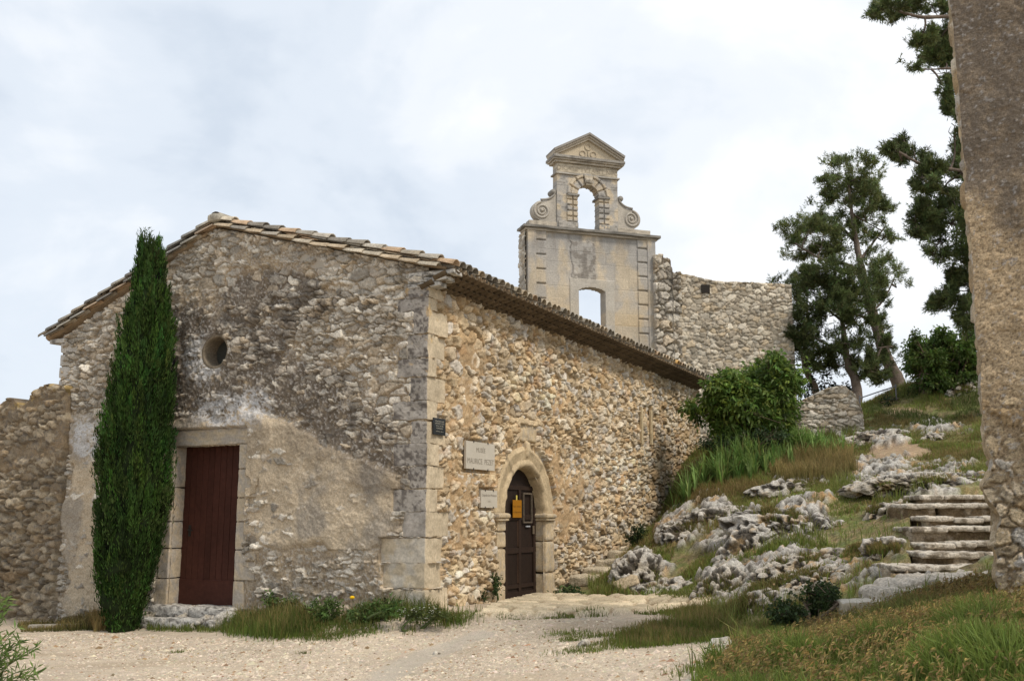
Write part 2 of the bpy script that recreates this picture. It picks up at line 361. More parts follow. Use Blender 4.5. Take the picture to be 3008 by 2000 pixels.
SY = [1304, 1273, 1249, 1213, 1190, 1160, 1140]                                             # step edges beside the tower wall
sy_ = np.array([14.3] + [15.4 + .62 * k for k in range(7)] + [19.75]); sz_ = np.array([dep(2200, 1340, 14.3)[2]] + [dep(2200, y, 15.4 + .62 * k)[2] for k, y in enumerate(SY)] + [dep(2200, 1140, 19.12)[2]])
stair = infront & (px_ > 2095) & (gxf < 9.5) & (gyf > 14.9) & (gyf < 19.7); stz = np.interp(gyf - .65, sy_, sz_) - .22
zd = np.where(stair, np.minimum(zd, stz), zd); rock = np.where(stair, 0, rock)
rampz = dep(2200, 1140, 19.12)[2] - .03 + (gyf - 19.5) * .42; above = infront & (px_ > 2060) & (gxf < 10) & (gyf >= 19.5) & (gyf < 22.5); zd = np.where(above, np.minimum(zd, rampz + .10 * (rd1 - .5) + .12 * (rd2 - .6) + .05 * (pit - .5)), zd)
shade_front = (py_ > 1300) & infront & (gyf < 15.5) & (gxf > 4)
# cobbled paving before the arched door
pe, pr, _, _ = rubble(gxf, gyf, .42, .34, 71, .12)
zd = np.where(ispave, zb + .04 + 0.05 * sst(0.02, .25, pe), zd)
tcol = vary(len(gxf), (.49, .405, .305), .07, .015)                                       # pale gravel
sandy = sst(.5, .68, fbm(np.stack([gxf * .5 - gyf * .1, gyf * .9, zb], 1), 4, 51))
tcol = mixc(tcol, vary(len(gxf), (.42, .335, .24), .05, .015), .8 * sandy)
tx_, ty_ = np.array([840, 930, 1010, 1110]), np.array([1590, 1532, 1496, 1462]); track = np.where(infront & (py_ < 1640), np.abs(px_ - np.interp(py_, ty_[::-1], tx_[::-1])) / (np.interp(py_, [1460, 1600], [45, 70])), 9); track = sst(1.05, .55, track + (nz2 - .5) * 1.2) * (px_ > 700) * (py_ > 1452)
tcol = mixc(tcol, vary(len(gxf), (.47, .41, .33), .03, .01), track * .85)
hc = mixc(vary(len(gxf), (.21, .17, .085), .2, .05), vary(len(gxf), (.13, .15, .045), .2, .06), sst(.4, .62, nz2))
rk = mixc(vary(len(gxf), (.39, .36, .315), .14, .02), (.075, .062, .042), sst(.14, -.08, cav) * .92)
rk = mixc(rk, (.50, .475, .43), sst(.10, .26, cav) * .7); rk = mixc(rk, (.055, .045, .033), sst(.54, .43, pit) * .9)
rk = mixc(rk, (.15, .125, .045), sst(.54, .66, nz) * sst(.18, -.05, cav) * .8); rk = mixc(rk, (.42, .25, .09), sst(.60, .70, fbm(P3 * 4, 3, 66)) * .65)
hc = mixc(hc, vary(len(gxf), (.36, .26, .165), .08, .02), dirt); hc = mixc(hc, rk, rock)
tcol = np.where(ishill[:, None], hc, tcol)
pcol = mixc((.27, .20, .12), vary(len(gxf), (.54, .45, .31), .05, .01), sst(.02, .16, pe)) * (0.72 + .5 * pr[0])[:, None]
tcol = np.where(ispave[:, None], pcol, tcol)
TQ = gridq(len(gx), len(gy)); TV = np.stack([gxf, gyf, zd], 1)
def zt(X, Y):                                        # finished ground height, bilinear
    X = np.asarray(X, float); Y = np.asarray(Y, float); G = zd.reshape(GX.shape)
    i = np.clip(np.searchsorted(gx, X) - 1, 0, len(gx) - 2); j = np.clip(np.searchsorted(gy, Y) - 1, 0, len(gy) - 2)
    s = (X - gx[i]) / (gx[i + 1] - gx[i]); t = (Y - gy[j]) / (gy[j + 1] - gy[j])
    return G[j, i] * (1 - s) * (1 - t) + G[j, i + 1] * s * (1 - t) + G[j + 1, i] * (1 - s) * t + G[j + 1, i + 1] * s * t
def tfield(F, X, Y):
    i = np.clip(np.searchsorted(gx, X), 0, len(gx) - 1); j = np.clip(np.searchsorted(gy, Y), 0, len(gy) - 1); return F.reshape(GX.shape)[j, i]
def hit(x, y, y0=6.0, y1=34.0):                       # where a sight line meets the ground
    r = ray(x, y); Y = np.arange(y0, y1, .04); P = CAM + r * (Y / r[1])[:, None]; d = P[:, 2] - zt(P[:, 0], P[:, 1])
    k = np.argmax(d < 0) if (d < 0).any() else len(Y) - 1
    return P[k]
qa = ishill[TQ].sum(1) >= 3; qp = (ispave[TQ].sum(1) >= 3) & ~qa; qg = ~qa & ~qp
def submesh(name, sel, mat):
    ids, inv = np.unique(TQ[sel], return_inverse=True)
    return setp(mk(name, TV[ids], inv.reshape(-1, 4), mat, None, tcol[ids], True, origin=False), kind='structure')
submesh('ground', qg, 'soil'); submesh('hill', qa, 'limestone'); submesh('pavement', qp, 'masonry')

# ------------------------------------------------------------------ masonry walls
ST_GREY = np.array([(.49, .435, .355), (.40, .35, .285), (.60, .545, .455), (.46, .38, .28), (.33, .295, .245), (.54, .49, .415)])
ST_TAN = np.array([(.53, .43, .30), (.47, .365, .235), (.60, .52, .40), (.44, .315, .18), (.53, .41, .26), (.50, .45, .38)])
def pick(pal, r): return pal[np.minimum((r * len(pal)).astype(int), len(pal) - 1)]
def wall_sheet(o, du, nout, us, ts, zbot, ztop):
    """grid over a wall: us along du, ts 0..1 from zbot(u) to ztop(u). Returns u, z, P(out) builder and quads"""
    Ug, Tg = np.meshgrid(us, ts); u = Ug.ravel(); t = Tg.ravel()
    zb_ = zbot(u); zt_ = ztop(u); z = zb_ + t * (zt_ - zb_)
    def P(out): return o + u[:, None] * du + z[:, None] * Z + out[:, None] * nout
    return u, z, t, P, gridq(len(us), len(ts))
def ell(dx, dy, L):
    m = np.zeros_like(dx)
    for cx, cy, rx, ry in L: m = np.maximum(m, sst(0, .6, 1 - np.sqrt(((dx - cx) / rx) ** 2 + ((dy - cy) / ry) ** 2)))
    return m
def masonry(u, z, seed, cw, ch, level, pal, mortar, relief, wt=.38, warp=.25, miss=.06, drop=0.0):
    """level 0..1: how far the render or mortar covers the stones. Returns relief height and colour."""
    e, r, ox, oy = rubble(u, z, cw, ch, seed, warp, wt, miss)
    q = uv3(u, z, 1.0); n1 = fbm(q * 9, 4, seed + 60); n2 = fbm(q * 28, 3, seed + 61); n0 = fbm(q * 2.2, 4, seed + 62)
    hs = relief * (sst(0.02, .24, e) * (.55 + .75 * r[0]) + .35 * (ox * (r[1] - .5) + oy * (r[2] - .5)) * 1.2) + (n1 - .5) * relief * .55 + (n2 - .5) * relief * .3
    if drop: hs = np.where(hsh(np.floor(r[0] * 9999), np.floor(r[1] * 9999), r[0] * 0, seed) < drop, hs - relief * .55, hs)
    hp = relief * (1.35 * level - .32) + (n1 - .5) * relief * .35 + (n2 - .5) * relief * .22 + (n0 - .5) * relief * .7
    st = sst(-.012, .012, (hs - hp) / 1.0)
    h = np.maximum(hs, hp)
    sc = pick(pal, r[3]) * (.78 + .48 * r[1])[:, None] * (.82 + .36 * n1)[:, None]
    sc = mixc(sc, np.array(sc) * .55, sst(.62, .8, n2) * .5)
    mc = np.asarray(mortar) * (.82 + .36 * n0)[:, None] * (.85 + .3 * n2)[:, None]
    return h, mixc(mc, sc, st), st, (n0, n1, n2)
Q_ROWS = [(-.35, -.02, .55, .50), (-.01, .30, .62, .72), (.31, .70, .80, .52), (.71, 1.10, .85, .55), (1.11, 1.50, .42, .74), (1.51, 1.86, .62, .36), (1.87, 2.22, .33, .60), (2.23, 2.58, .62, .40),
          (2.59, 2.95, .30, .62), (2.96, 3.26, .65, .34), (3.27, 3.66, .34, .62), (3.67, 3.97, .58, .28), (3.98, 4.36, .40, .55), (4.37, 4.76, .30, .64), (4.77, 4.98, .62, .30), (4.99, 5.17, .45, .45)]
chapel = thing('chapel', O, 'long rubble stone chapel with red plank door, round window and tiled gable roof', 'chapel')
# gable wall -------------------------------------------------
A_RIDGE, Z_RIDGE, A_L = 4.56, 6.72, 8.48
def gtop(a): return np.where(a < A_RIDGE, 5.47 + (Z_RIDGE - 5.47) * a / A_RIDGE, Z_RIDGE + (4.93 - Z_RIDGE) * (a - A_RIDGE) / (A_L - A_RIDGE))
us = np.linspace(0.0, A_L, 520); ts = np.linspace(0, 1, 460)
a, z, t, P, Q = wall_sheet(O, U, -V, us, ts, lambda u: np.full_like(u, -.8), gtop)
dx, dy = proj(P(np.zeros_like(a)))
w0 = fbm(uv3(a, z, 1.4), 4, 201); w1 = fbm(uv3(a, z, 4.5), 4, 202); w2 = fbm(uv3(a, z, 14.0), 3, 203)
def inpoly(L): x_, y_ = zip(*L); return pin(dx + (w0 - .5) * 90 + (w1 - .5) * 50, dy + (w0[::-1] - .5) * 70 + (w1 - .5) * 50, x_, y_)
smooth_ = inpoly([(400, 960), (560, 950), (680, 975), (800, 1050), (915, 1090), (925, 1270), (820, 1290), (760, 1265), (600, 1265), (575, 1230), (400, 1300)]) | inpoly([(170, 980), (235, 960), (240, 1420), (160, 1420)])
def soft(m, n_=3):
    g = m.astype(float).reshape(len(ts), len(us))
    for _ in range(n_):
        g = (g + np.roll(g, 1, 0) + np.roll(g, -1, 0) + np.roll(g, 1, 1) + np.roll(g, -1, 1)) / 5
    return g.ravel()
smooth_ = soft(smooth_, 26)
crust = np.clip(ell(dx, dy, [(470, 880, 190, 190), (420, 760, 120, 150), (640, 870, 220, 130), (760, 980, 190, 110), (620, 660, 180, 100), (850, 1070, 120, 60)]) * 1.2, 0, 1)
expo = ell(dx, dy, [(860, 720, 260, 190), (450, 620, 110, 60), (200, 830, 110, 200), (700, 760, 180, 120), (690, 1330, 160, 70), (590, 1180, 40, 80)])
lev = .50 + .32 * crust * (1 - .6 * expo) - .20 * expo + .58 * smooth_ + (w0 - .5) * .45 + (w1 - .5) * .30
lev = np.where((dx > 560) & (dx < 900) & (dy > 1265) & (dy < 1420), .70 + (w0 - .5) * .9 + (w1 - .5) * .5, lev)
lev = np.clip(lev, .05, 1.25)
# two courses of squarer, bigger stones high on the gable
h1, c1, s1_, _ = masonry(a, z, 11, .165, .085, lev, ST_GREY, (.39, .305, .205), .095, wt=.45, warp=.34, drop=.33)
h2, c2, s2_, _ = masonry(a, z, 13, .30, .17, lev, ST_GREY, (.36, .27, .17), .06, wt=.2, warp=.12)
big_ = sst(.1, .5, ell(dx, dy, [(560, 645, 170, 40), (850, 650, 60, 40), (960, 870, 60, 200), (890, 900, 40, 80)]) + (w1 - .5))
h = h1 * (1 - big_) + h2 * big_; c = mixc(c1, c2, big_); sm = s1_ * (1 - big_) + s2_ * big_
pl = (.49, .40, .285)
c = mixc(c, np.array(pl) * (.86 + .28 * w1)[:, None], smooth_ * (1 - sm))
c = mixc(c, (.30, .265, .22), sst(.48, .62, w0) * smooth_ * (1 - sm) * .75)                     # grey bloom on the render
# dark crust of lichen
dk = np.clip(ell(dx, dy, [(440, 820, 130, 160), (560, 800, 150, 110), (640, 690, 170, 90), (700, 900, 170, 90), (790, 1000, 170, 90), (880, 1090, 90, 70), (470, 905, 140, 90), (590, 1010, 50, 60)]) * 1.3, 0, 1)
w3 = fbm(uv3(a, z, 34.0), 3, 204)
m = sst(.36, .58, w2 * .42 + w3 * .33 + w1 * .25 + .24 * dk - .10) * np.clip(dk * 1.5, 0, 1)
c = mixc(c, (.085, .070, .058), m * .80 * (1 - .55 * smooth_) * (1 - .88 * sm * sst(.35, .55, w1[::-1])))
c = mixc(c, (.19, .16, .13), sst(.44, .6, w1) * (1 - smooth_) * .35 * (1 - sm))
lt = np.clip(ell(dx, dy, [(535, 950, 110, 60), (470, 830, 60, 80), (590, 930, 60, 50), (205, 1010, 50, 70)]), 0, 1)
c = mixc(c, (.52, .51, .50), sst(.44, .58, w2 * .5 + w3 * .5 + .08 * lt) * lt * .85)
c = mixc(c, (.50, .47, .43), sst(.60, .70, w3) * (1 - smooth_) * .6 * (1 - sm)); c = mixc(c, c * .5, sst(.42, .32, w3) * (1 - smooth_) * .5)
h = h + smooth_ * .012 + (w3 - .5) * .02 * (1 - smooth_)
# flatten behind frames, quoins and edges
edge = sst(0, .12, a) * sst(0, .12, A_L - a)
h = np.where(edge < 1, h * edge, h)
fl = (np.hypot(a - 4.48, z - 4.39) < .33) | ((a > 3.52) & (a < 5.74) & (z < 3.0) & (z > -.12)) & ~((a > 5.58) | (a < 3.6)) | ((a > 3.3) & (a < 3.8) & (z < 2.25) & (z > -.1) & (w0 > .45))
for za, zb2, la, lb in Q_ROWS: fl |= (a < la - .055) & (z > za) & (z < zb2)
h = np.where(fl, np.minimum(h, .015), h)
Pg = P(h - .02)
qa_ = a[Q].mean(1); qz_ = z[Q].mean(1)
keep = ~((qa_ > 3.80) & (qa_ < 5.30) & (qz_ > -.10) & (qz_ < 2.68)) & (np.hypot(qa_ - 4.48, qz_ - 4.39) > .275)
mk('gable_wall', Pg, Q[keep], 'masonry', chapel, c, True)
# side wall --------------------------------------------------
BL = 15.6
us = np.concatenate([np.linspace(0, 6, 330), np.linspace(6.02, BL, 400)]); ts = np.linspace(0, 1, 340)
b, z, t, P, Q = wall_sheet(O, V, -U, us, ts, lambda u: np.full_like(u, -.8), lambda u: np.full_like(u, 5.36))
dx, dy = proj(P(np.zeros_like(b)))
w0 = fbm(uv3(b, z, 1.2), 4, 211); w1 = fbm(uv3(b, z, 4.0), 4, 212); w2 = fbm(uv3(b, z, 15.0), 3, 213)
flush = ell(dx, dy, [(1060, 930, 60, 110), (1110, 1100, 70, 90), (1050, 1130, 50, 200), (1310, 1090, 70, 110), (1080, 820, 50, 70), (1300, 1200, 40, 60), (1290, 930, 60, 40)])
expo = ell(dx, dy, [(1230, 920, 110, 90), (1440, 1020, 170, 220), (1180, 800, 140, 90), (1060, 1330, 60, 60), (1480, 1150, 110, 110)])
lev = np.clip(.31 + .5 * flush - .18 * expo + (w0 - .5) * .45 + (w1 - .5) * .2, .06, 1.1)
h1, c1, s1_, _ = masonry(b, z, 23, .14, .10, lev, ST_TAN, (.43, .30, .17), .11, wt=.45, warp=.32, miss=.05, drop=.14)
h2, c2, s2_, _ = masonry(b, z, 27, .22, .15, lev, ST_TAN, (.43, .30, .17), .10, miss=.05)
big_ = sst(.45, .6, fbm(uv3(b, z, .9), 3, 215)); h = h1 * (1 - big_) + h2 * big_; c = mixc(c1, c2, big_)
white = ell(dx, dy, [(1220, 910, 110, 80), (1060, 1330, 60, 60), (1120, 1150, 60, 70), (1430, 1090, 120, 80)])
c = mixc(c, np.minimum(c * 1.2 + .03, .7), white * .55 * np.maximum(s1_, s2_))
c = mixc(c, (.46, .26, .12), sst(.62, .74, w1) * .35)
c = mixc(c, c * np.array([.72, .72, .74]), sst(.5, .7, w0) * .35)
damp = ell(dx, dy, [(1540, 1180, 70, 130), (1520, 1080, 60, 90), (1350, 1360, 120, 30)])
c = mixc(c, c * np.array([.5, .48, .46]), damp * .7)
edge = sst(0, .1, b); h = h * edge
h = np.clip(h, -.06, .2)
AR_C, AR_R, AR_S = 3.67, .88, 1.47                     # arch centre along the wall, radius, springing height
fl = (z > AR_S) & (np.hypot(b - AR_C, z - AR_S) < AR_R + .5) | (z < AR_S) & (np.abs(b - AR_C) < AR_R + .40) | ((np.abs(b - 3.75) < .42) & (np.abs(z - 3.0) < .17))
for za, zb2, la, lb in Q_ROWS: fl |= (b < lb - .055) & (z > za) & (z < zb2)
for b0, b1, z0, z1 in ((1.12, 2.30, 2.18, 2.76), (1.68, 2.40, 1.54, 1.93), (.05, .55, 2.68, 3.06)):
    fl |= (b > b0) & (b < b1) & (z > z0) & (z < z1)
h = np.where(fl, np.minimum(h, .01), h)
fl = (np.abs(b - 10.36) < .16) & (z > 3.2) & (z < 4.25) | (np.abs(b - 10.98) < .16) & (z > 3.2) & (z < 4.25); h = np.where(fl, np.minimum(h, .045), h)
Ps = P(h - .02); qb = b[Q].mean(1); qz = z[Q].mean(1)
keep = ~(((np.abs(qb - AR_C) < AR_R) & (qz < AR_S) & (qz > -.3)) | (np.hypot(qb - AR_C, qz - AR_S) < AR_R))
mk('side_wall', Ps, Q[keep], 'masonry', chapel, c, True)
# hidden far walls (plain rubble, still closing the building)
def simple_wall(name, o, du, nout, L, zt_, seed):
    us = np.linspace(0, L, 90); ts = np.linspace(0, 1, 50)
    u, z, t, P, Q = wall_sheet(o, du, nout, us, ts, lambda q: np.full_like(q, -.9), zt_)
    h, c, s, _ = masonry(u, z, seed, .3, .2, np.full_like(u, .3), ST_GREY, (.36, .285, .195), .05)
    h = h * sst(0, .15, u) * sst(0, .15, L - u)
    mk(name, P(h - .02), Q, 'masonry', chapel, c, True)
simple_wall('rear_wall', O + BL * V, U, V, A_L, gtop, 31)
simple_wall('side_wall', O + A_L * U, V, U, BL, lambda q: np.full_like(q, 4.93), 33)
# quoins -------------------------------------------------------
def quoin_col(X, nrm, w):
    n = len(X); s = fbm(X * 6, 4, 301); s2 = fbm(X * 22, 3, 302)
    onf = (nrm @ np.array([1., 0, 0]) * 0 + nrm[:, 2] * 0)
    front = np.zeros(n)
    base = np.array([.54, .455, .335]) * (.86 + .28 * s)[:, None]
    return base, s, s2
for k, (za, zb2, la, lb) in enumerate(Q_ROWS):
    hz = (zb2 - za) / 2 - .001; j = rng.uniform(-.012, .016); za += rng.uniform(-.02, .02)
    cpt = O + (la / 2 - .03 - j) * U + (lb / 2 - .03 - j) * V + (za + zb2) / 2 * Z
    zz = (za + zb2) / 2
    def colf(X, nrm, w, zz=zz):
        s = fbm(X * 5, 4, 301); s2 = fbm(X * 24, 3, 302)
        warm = np.array([.54, .45, .32]) * (.85 + .3 * s)[:, None]
        grey = np.array([.37, .34, .305]) * (.6 + .8 * s2)[:, None]
        if zz < 1.2: grey = np.array([.56, .53, .47]) * (.82 + .36 * s2)[:, None]
        fr = sst(.05, .35, -(w[:, 1] / (lb / 2)) - .55 + (s - .5) * .5) if False else (nrm[:, 1] < -.5).astype(float)
        c = mixc(warm, grey, fr * (.9 if zz > 1.2 else .6 * sst(.4, .55, s)))
        c = mixc(c, (.10, .085, .075), sst(.48, .6, s2 * .6 + s * .4) * fr * (.85 if zz > 1.4 else .12)); c = mixc(c, c * .72, sst(.5, .64, fbm(X * 3, 4, 304)) * .6)
        c = mixc(c, (.52, .33, .12), sst(.66, .76, fbm(X * 8, 3, 303)) * .5 * (zz > 3.5))
        return c
    X, q, c = block(cpt, U, V, Z, la / 2, lb / 2, hz, 400 + k, 21, .022, .020, colf)
    mk('quoin_stone', X, q, 'ashlar', chapel, c, True)
# left corner stones of the gable
for k, (za, zb2, la) in enumerate([(3.1, 3.42, .5), (3.44, 3.72, .36), (3.74, 4.12, .42), (4.14, 4.36, .5), (4.38, 4.62, .3), (4.64, 4.84, .46)]):
    X, q, c = block(O + (A_L - la / 2 + .01) * U + .22 * V + (za + zb2) / 2 * Z, U, V, Z, la / 2, .26, (zb2 - za) / 2, 450 + k, 11, .12, .02, lambda X, n, w: np.array([.46, .43, .385]) * (.75 + .5 * fbm(X * 7, 4, 310))[:, None])
    mk('quoin_stone', X, q, 'ashlar', chapel, c, True)
# red plank door with its stone frame ---------------------------
def frame_col(X, nrm, w):
    s = fbm(X * 4, 4, 321); s2 = fbm(X * 20, 3, 322)
    c = np.array([.48, .395, .28]) * (.78 + .44 * s)[:, None]
    return mixc(c, (.34, .315, .285), sst(.42, .58, s2 * .5 + s * .5) * .75)
door_frame = None
def frame_block(a0, a1, z0, z1, d0, d1, seed, n=9, rough=.008):
    return block(O + (a0 + a1) / 2 * U + (d0 + d1) / 2 * V + (z0 + z1) / 2 * Z, U, V, Z, (a1 - a0) / 2, (d1 - d0) / 2, (z1 - z0) / 2 - .004, seed, n, .05, rough, frame_col)
acc = Acc()
for k, (z0, z1, w) in enumerate([(-.12, .34, .22), (.35, .86, .46), (.87, 1.34, .24), (1.35, 1.75, .24), (1.76, 2.25, .48), (2.26, 2.69, .22)]):
    X, q, c = frame_block(3.79 - w, 3.79, z0, z1, -.045, .35, 330 + k); acc.add(X, q, None, c)
for k, (z0, z1, w) in enumerate([(-.12, .34, .34), (.35, .86, .24), (.87, 1.34, .42), (1.35, 1.95, .24), (1.96, 2.69, .3)]):
    X, q, c = frame_block(5.31, 5.31 + w, z0, z1, -.045, .35, 340 + k, 13, .016); acc.add(X, q, None, c)
X, q, c = frame_block(3.55, 5.72, 2.69, 2.97, -.03, .35, 350, 25, .022); acc.add(X, q, None, c)
acc.build('door_frame', 'ashlar', chapel, True)
# planks with V joints, kick board
nP = 11; a0, a1 = 3.78, 5.32; acc = Acc(); red = np.array([.064, .0225, .0150])
for k in range(nP):
    x0 = a0 + (a1 - a0) * k / nP; x1 = a0 + (a1 - a0) * (k + 1) / nP; g = .006
    prof = np.array([(x0, .02), (x0 + g, 0), (x0 + .02 + g * 1.2, 0), (x1 - g, 0), (x1, .02)])
    zz = np.linspace(.32, 2.72, 30); pv = np.array([O + p * U + (.27 + d + rng.normal(0, .0006)) * V + zq * Z for zq in zz for p, d in prof])
    acc.add(pv, gridq(5, 30), None, red * rng.uniform(.86, 1.14))
v, q = box_np(O + (a0 + a1) / 2 * U + .275 * V + .1 * Z, U, V, Z, (a1 - a0) / 2, .022, .22); acc.add(v, q, None, red * 1.05)
v, q = box_np(O + (a0 + a1) / 2 * U + .32 * V + 1.3 * Z, U, V, Z, (a1 - a0) / 2 + .02, .02, 1.5); acc.add(v, q, None, red * .6)
plank_door = acc.build('plank_door', 'painted_wood', chapel)
ac2 = Acc()
v, q = box_np(O + 5.13 * U + .264 * V + 1.18 * Z, U, V, Z, .025, .006, .10); ac2.add(v, q, None, (.02, .018, .016))
v, q = tube([O + 5.13 * U + .255 * V + 1.20 * Z, O + 5.13 * U + .22 * V + 1.20 * Z, O + 5.07 * U + .215 * V + 1.19 * Z, O + 5.02 * U + .215 * V + 1.185 * Z], .012, 8); ac2.add(v, q, None, (.02, .018, .016))
ac2.build('handle', 'metal', plank_door)
def rough_stone_col(X, nrm, w):
    s = fbm(X * 6, 4, 361); s2 = fbm(X * 20, 3, 362); c = np.array([.50, .475, .43]) * (.7 + .6 * s)[:, None]
    return mixc(c, (.09, .08, .07), sst(.5, .64, s2) * .8)
acc = Acc()
for k, (x0, x1, z0, z1, d) in enumerate([(3.62, 4.6, -.30, -.10, .14), (4.58, 5.6, -.31, -.11, .16), (3.7, 4.9, -.46, -.28, .34), (4.85, 5.9, -.48, -.29, .36)]):
    X, q, c = block(O + (x0 + x1) / 2 * U + (.14 - d) * V + (z0 + z1) / 2 * Z, U, V, Z, (x1 - x0) / 2, .2 + d / 3, (z1 - z0) / 2, 370 + k, 15, .3, .03, rough_stone_col); acc.add(X, q, None, c)
acc.build('doorstep', 'limestone', chapel, True)
# round window --------------------------------------------------
oc = O + 4.48 * U + 4.39 * Z
def ringtube(prof, cen, e1, e2, nin, seg=48):
    an = np.linspace(0, 2 * np.pi, seg, endpoint=False); v = []
    for r_, d_ in prof: v.append(cen + r_ * (np.cos(an)[:, None] * e1 + np.sin(an)[:, None] * e2) + d_ * nin)
    i = np.arange(len(prof) * seg).reshape(len(prof), seg); j = np.roll(i, -1, 1)
    return np.concatenate(v), np.stack([i[:-1], j[:-1], j[1:], i[1:]], -1).reshape(-1, 4)
v, q = ringtube([(.36, .03), (.32, -.012), (.285, -.022), (.268, -.005), (.262, .06), (.255, .34)], oc, U, Z, V)
v = v + (np.stack([fbm(v * 9, 3, 5), fbm(v * 9, 3, 6), fbm(v * 9, 3, 7)], 1) - .5) * .03
wf = mk('round_window', v, q, 'masonry', chapel, np.array([.22, .18, .13]) * (.5 + .9 * fbm(v * 12, 4, 8))[:, None], True)
an = np.linspace(0, 2 * np.pi, 40, endpoint=False)
v = np.concatenate([[oc + .30 * V], oc + .30 * V + .27 * (np.cos(an)[:, None] * U + np.sin(an)[:, None] * Z)]); i = np.arange(1, 41)
mk('pane', v, np.stack([np.zeros(40, int), i, np.roll(i, -1)], 1), 'plain', wf, (.05, .05, .042))
# arched side door -----------------------------------------------
def side_pt(b_, d_, z_): return O + np.asarray(b_)[..., None] * V + np.asarray(d_)[..., None] * U + np.asarray(z_)[..., None] * Z   # d into the wall
def arch_outline(r, n=28):
    an = np.linspace(0, np.pi, n); return AR_C + r * np.cos(an), AR_S + r * np.sin(an)
acc = Acc()
prof = [(.42, .03), (.40, -.015), (.36, -.025), (.345, -.04), (.32, -.045), (.30, -.03), (.20, -.035), (.175, -.02), (.14, -.02), (.115, -.05), (.06, -.055), (.03, -.03), (.0, .0), (-.005, .10), (.0, .42)]
n = 60; an = np.linspace(0, np.pi, n); vs = []
for w_, d_ in prof:
    r_ = AR_R + w_; vs.append(side_pt(AR_C + r_ * np.cos(an), np.full(n, d_), AR_S + .0 + r_ * np.sin(an)))
v = np.concatenate(vs); jt = np.abs(((an / np.pi * 7 + .5) % 1) - .5) < .03
v = v + (np.stack([fbm(v * 10, 3, 15), fbm(v * 10, 3, 16), fbm(v * 10, 3, 17)], 1) - .5) * .06
cc = np.array([.49, .385, .245]) * (.68 + .6 * fbm(v * 8, 4, 18))[:, None]; cc[np.tile(jt, len(prof))] *= .6
acc.add(v, gridq(n, len(prof)), None, cc)
arch_col = lambda X, nn, w: mixc(np.array([.50, .395, .255]) * (.68 + .62 * fbm(X * 6, 4, 19))[:, None], (.36, .33, .29), sst(.5, .65, fbm(X * 16, 3, 20)) * .5)
for sgn, rows in ((-1, [(-.3, .22, .40), (.24, .86, .36), (.88, 1.16, .36), (1.17, 1.36, .34)]), (1, [(-.3, .34, .46), (.36, .95, .42), (.96, 1.36, .40)])):
    for k, (z0, z1, w_) in enumerate(rows):
        c0 = AR_C + sgn * (AR_R + w_ / 2)
        X, q, c = block(O + c0 * V + .19 * U + (z0 + z1) / 2 * Z, V, U, Z, w_ / 2, .235, (z1 - z0) / 2 - .004, 380 + k + (sgn > 0) * 10, 13, .10, .014, arch_col); acc.add(X, q, None, c)
    for z0, h_, pr in ((1.445, .05, .05), (1.375, .022, .025)):     # moulded impost
        X, q, c = block(O + (AR_C + sgn * (AR_R + .17)) * V + .17 * U + z0 * Z, V, U, Z, .20 + pr, .24 + pr, h_, 396, 13, .45, .01, arch_col); acc.add(X, q, None, c)
# worn carved keystone above the arch
X, q, c = block(O + 3.72 * V + 0 * U + 2.70 * Z, V, U, Z, .09, .08, .16, 398, 11, .4, .03, arch_col); acc.add(X, q, None, c)
X, q, c = block(O + 3.75 * V + .03 * U + 3.02 * Z, V, U, Z, .42, .06, .17, 399, 17, .3, .035, arch_col); acc.add(X, q, None, c)
acc.build('stone_archway', 'ashlar', chapel, True)
# the door leaf: arched panelled timber
DD = .19; brown = np.array([.024, .0135, .009])
ax_, az_ = arch_outline(AR_R + .01, 32); ol = [(AR_C + AR_R + .01, -.12)] + list(zip(ax_, az_)) + [(AR_C - AR_R - .01, -.12)]
v, q, tt = prism(ol, O + DD * U, V, Z, U, .05); acc = Acc(); acc.add(v, q, tt, brown * .8)
arched_door = acc.build('arched_door', 'painted_wood', chapel)
def slab(b0, b1, z0, z1, d0, d1, col):
    v, q = box_np(O + (b0 + b1) / 2 * V + (d0 + d1) / 2 * U + (z0 + z1) / 2 * Z, V, U, Z, (b1 - b0) / 2, (d1 - d0) / 2, (z1 - z0) / 2); return v, q, col
st = Acc()
BX = [2.80, 3.20, 3.78, 4.40]                           # panel columns
for zc, hh in ((-.03, .07), (.14, .035), (.80, .05), (1.42, .05), (1.98, .04)):
    v, q, c = slab(2.81, 4.53, zc - hh, zc + hh, DD - .026, DD - .001, brown * 1.1); st.add(v, q, None, c)
for xb in (2.86, 3.22, 3.80, 4.46):
    v, q, c = slab(xb - .05, xb + .05, -.1, 1.95 if 3 < xb < 4.2 else 1.6, DD - .030, DD - .003, brown * 1.15); st.add(v, q, None, c)
for xb in (3.22, 3.80):
    for sx in (-.062, .062):
        for za, zb3 in ((.19, .74), (.87, 1.36)):
            v, q, c = slab(xb + sx - .006, xb + sx + .006, za, zb3, DD - .018, DD - .002, (.10, .06, .04)); st.add(v, q, None, c)
st.build('door_panelling', 'painted_wood', arched_door)
gr = Acc()
for (b0, b1, z0, z1) in ((3.93, 4.33, 1.86, 1.89), (3.93, 4.33, 1.31, 1.34), (3.93, 3.96, 1.34, 1.86), (4.30, 4.33, 1.34, 1.86)):
    v, q, c = slab(b0, b1, z0, z1, DD - .045, DD - .02, (.12, .095, .07)); gr.add(v, q, None, c)
gr.build('hatch_frame', 'old_wood', arched_door)
v, q, c = slab(4.06, 4.24, 1.235, 1.26, DD - .04, DD - .02, (.35, .36, .38)); mk('letter_slot', v, q, 'metal', arched_door, c)
v, q, c = slab(4.37, 4.42, 1.1, 1.26, DD - .045, DD - .02, (.16, .12, .08)); mk('lock_plate', v, q, 'metal', arched_door, c)
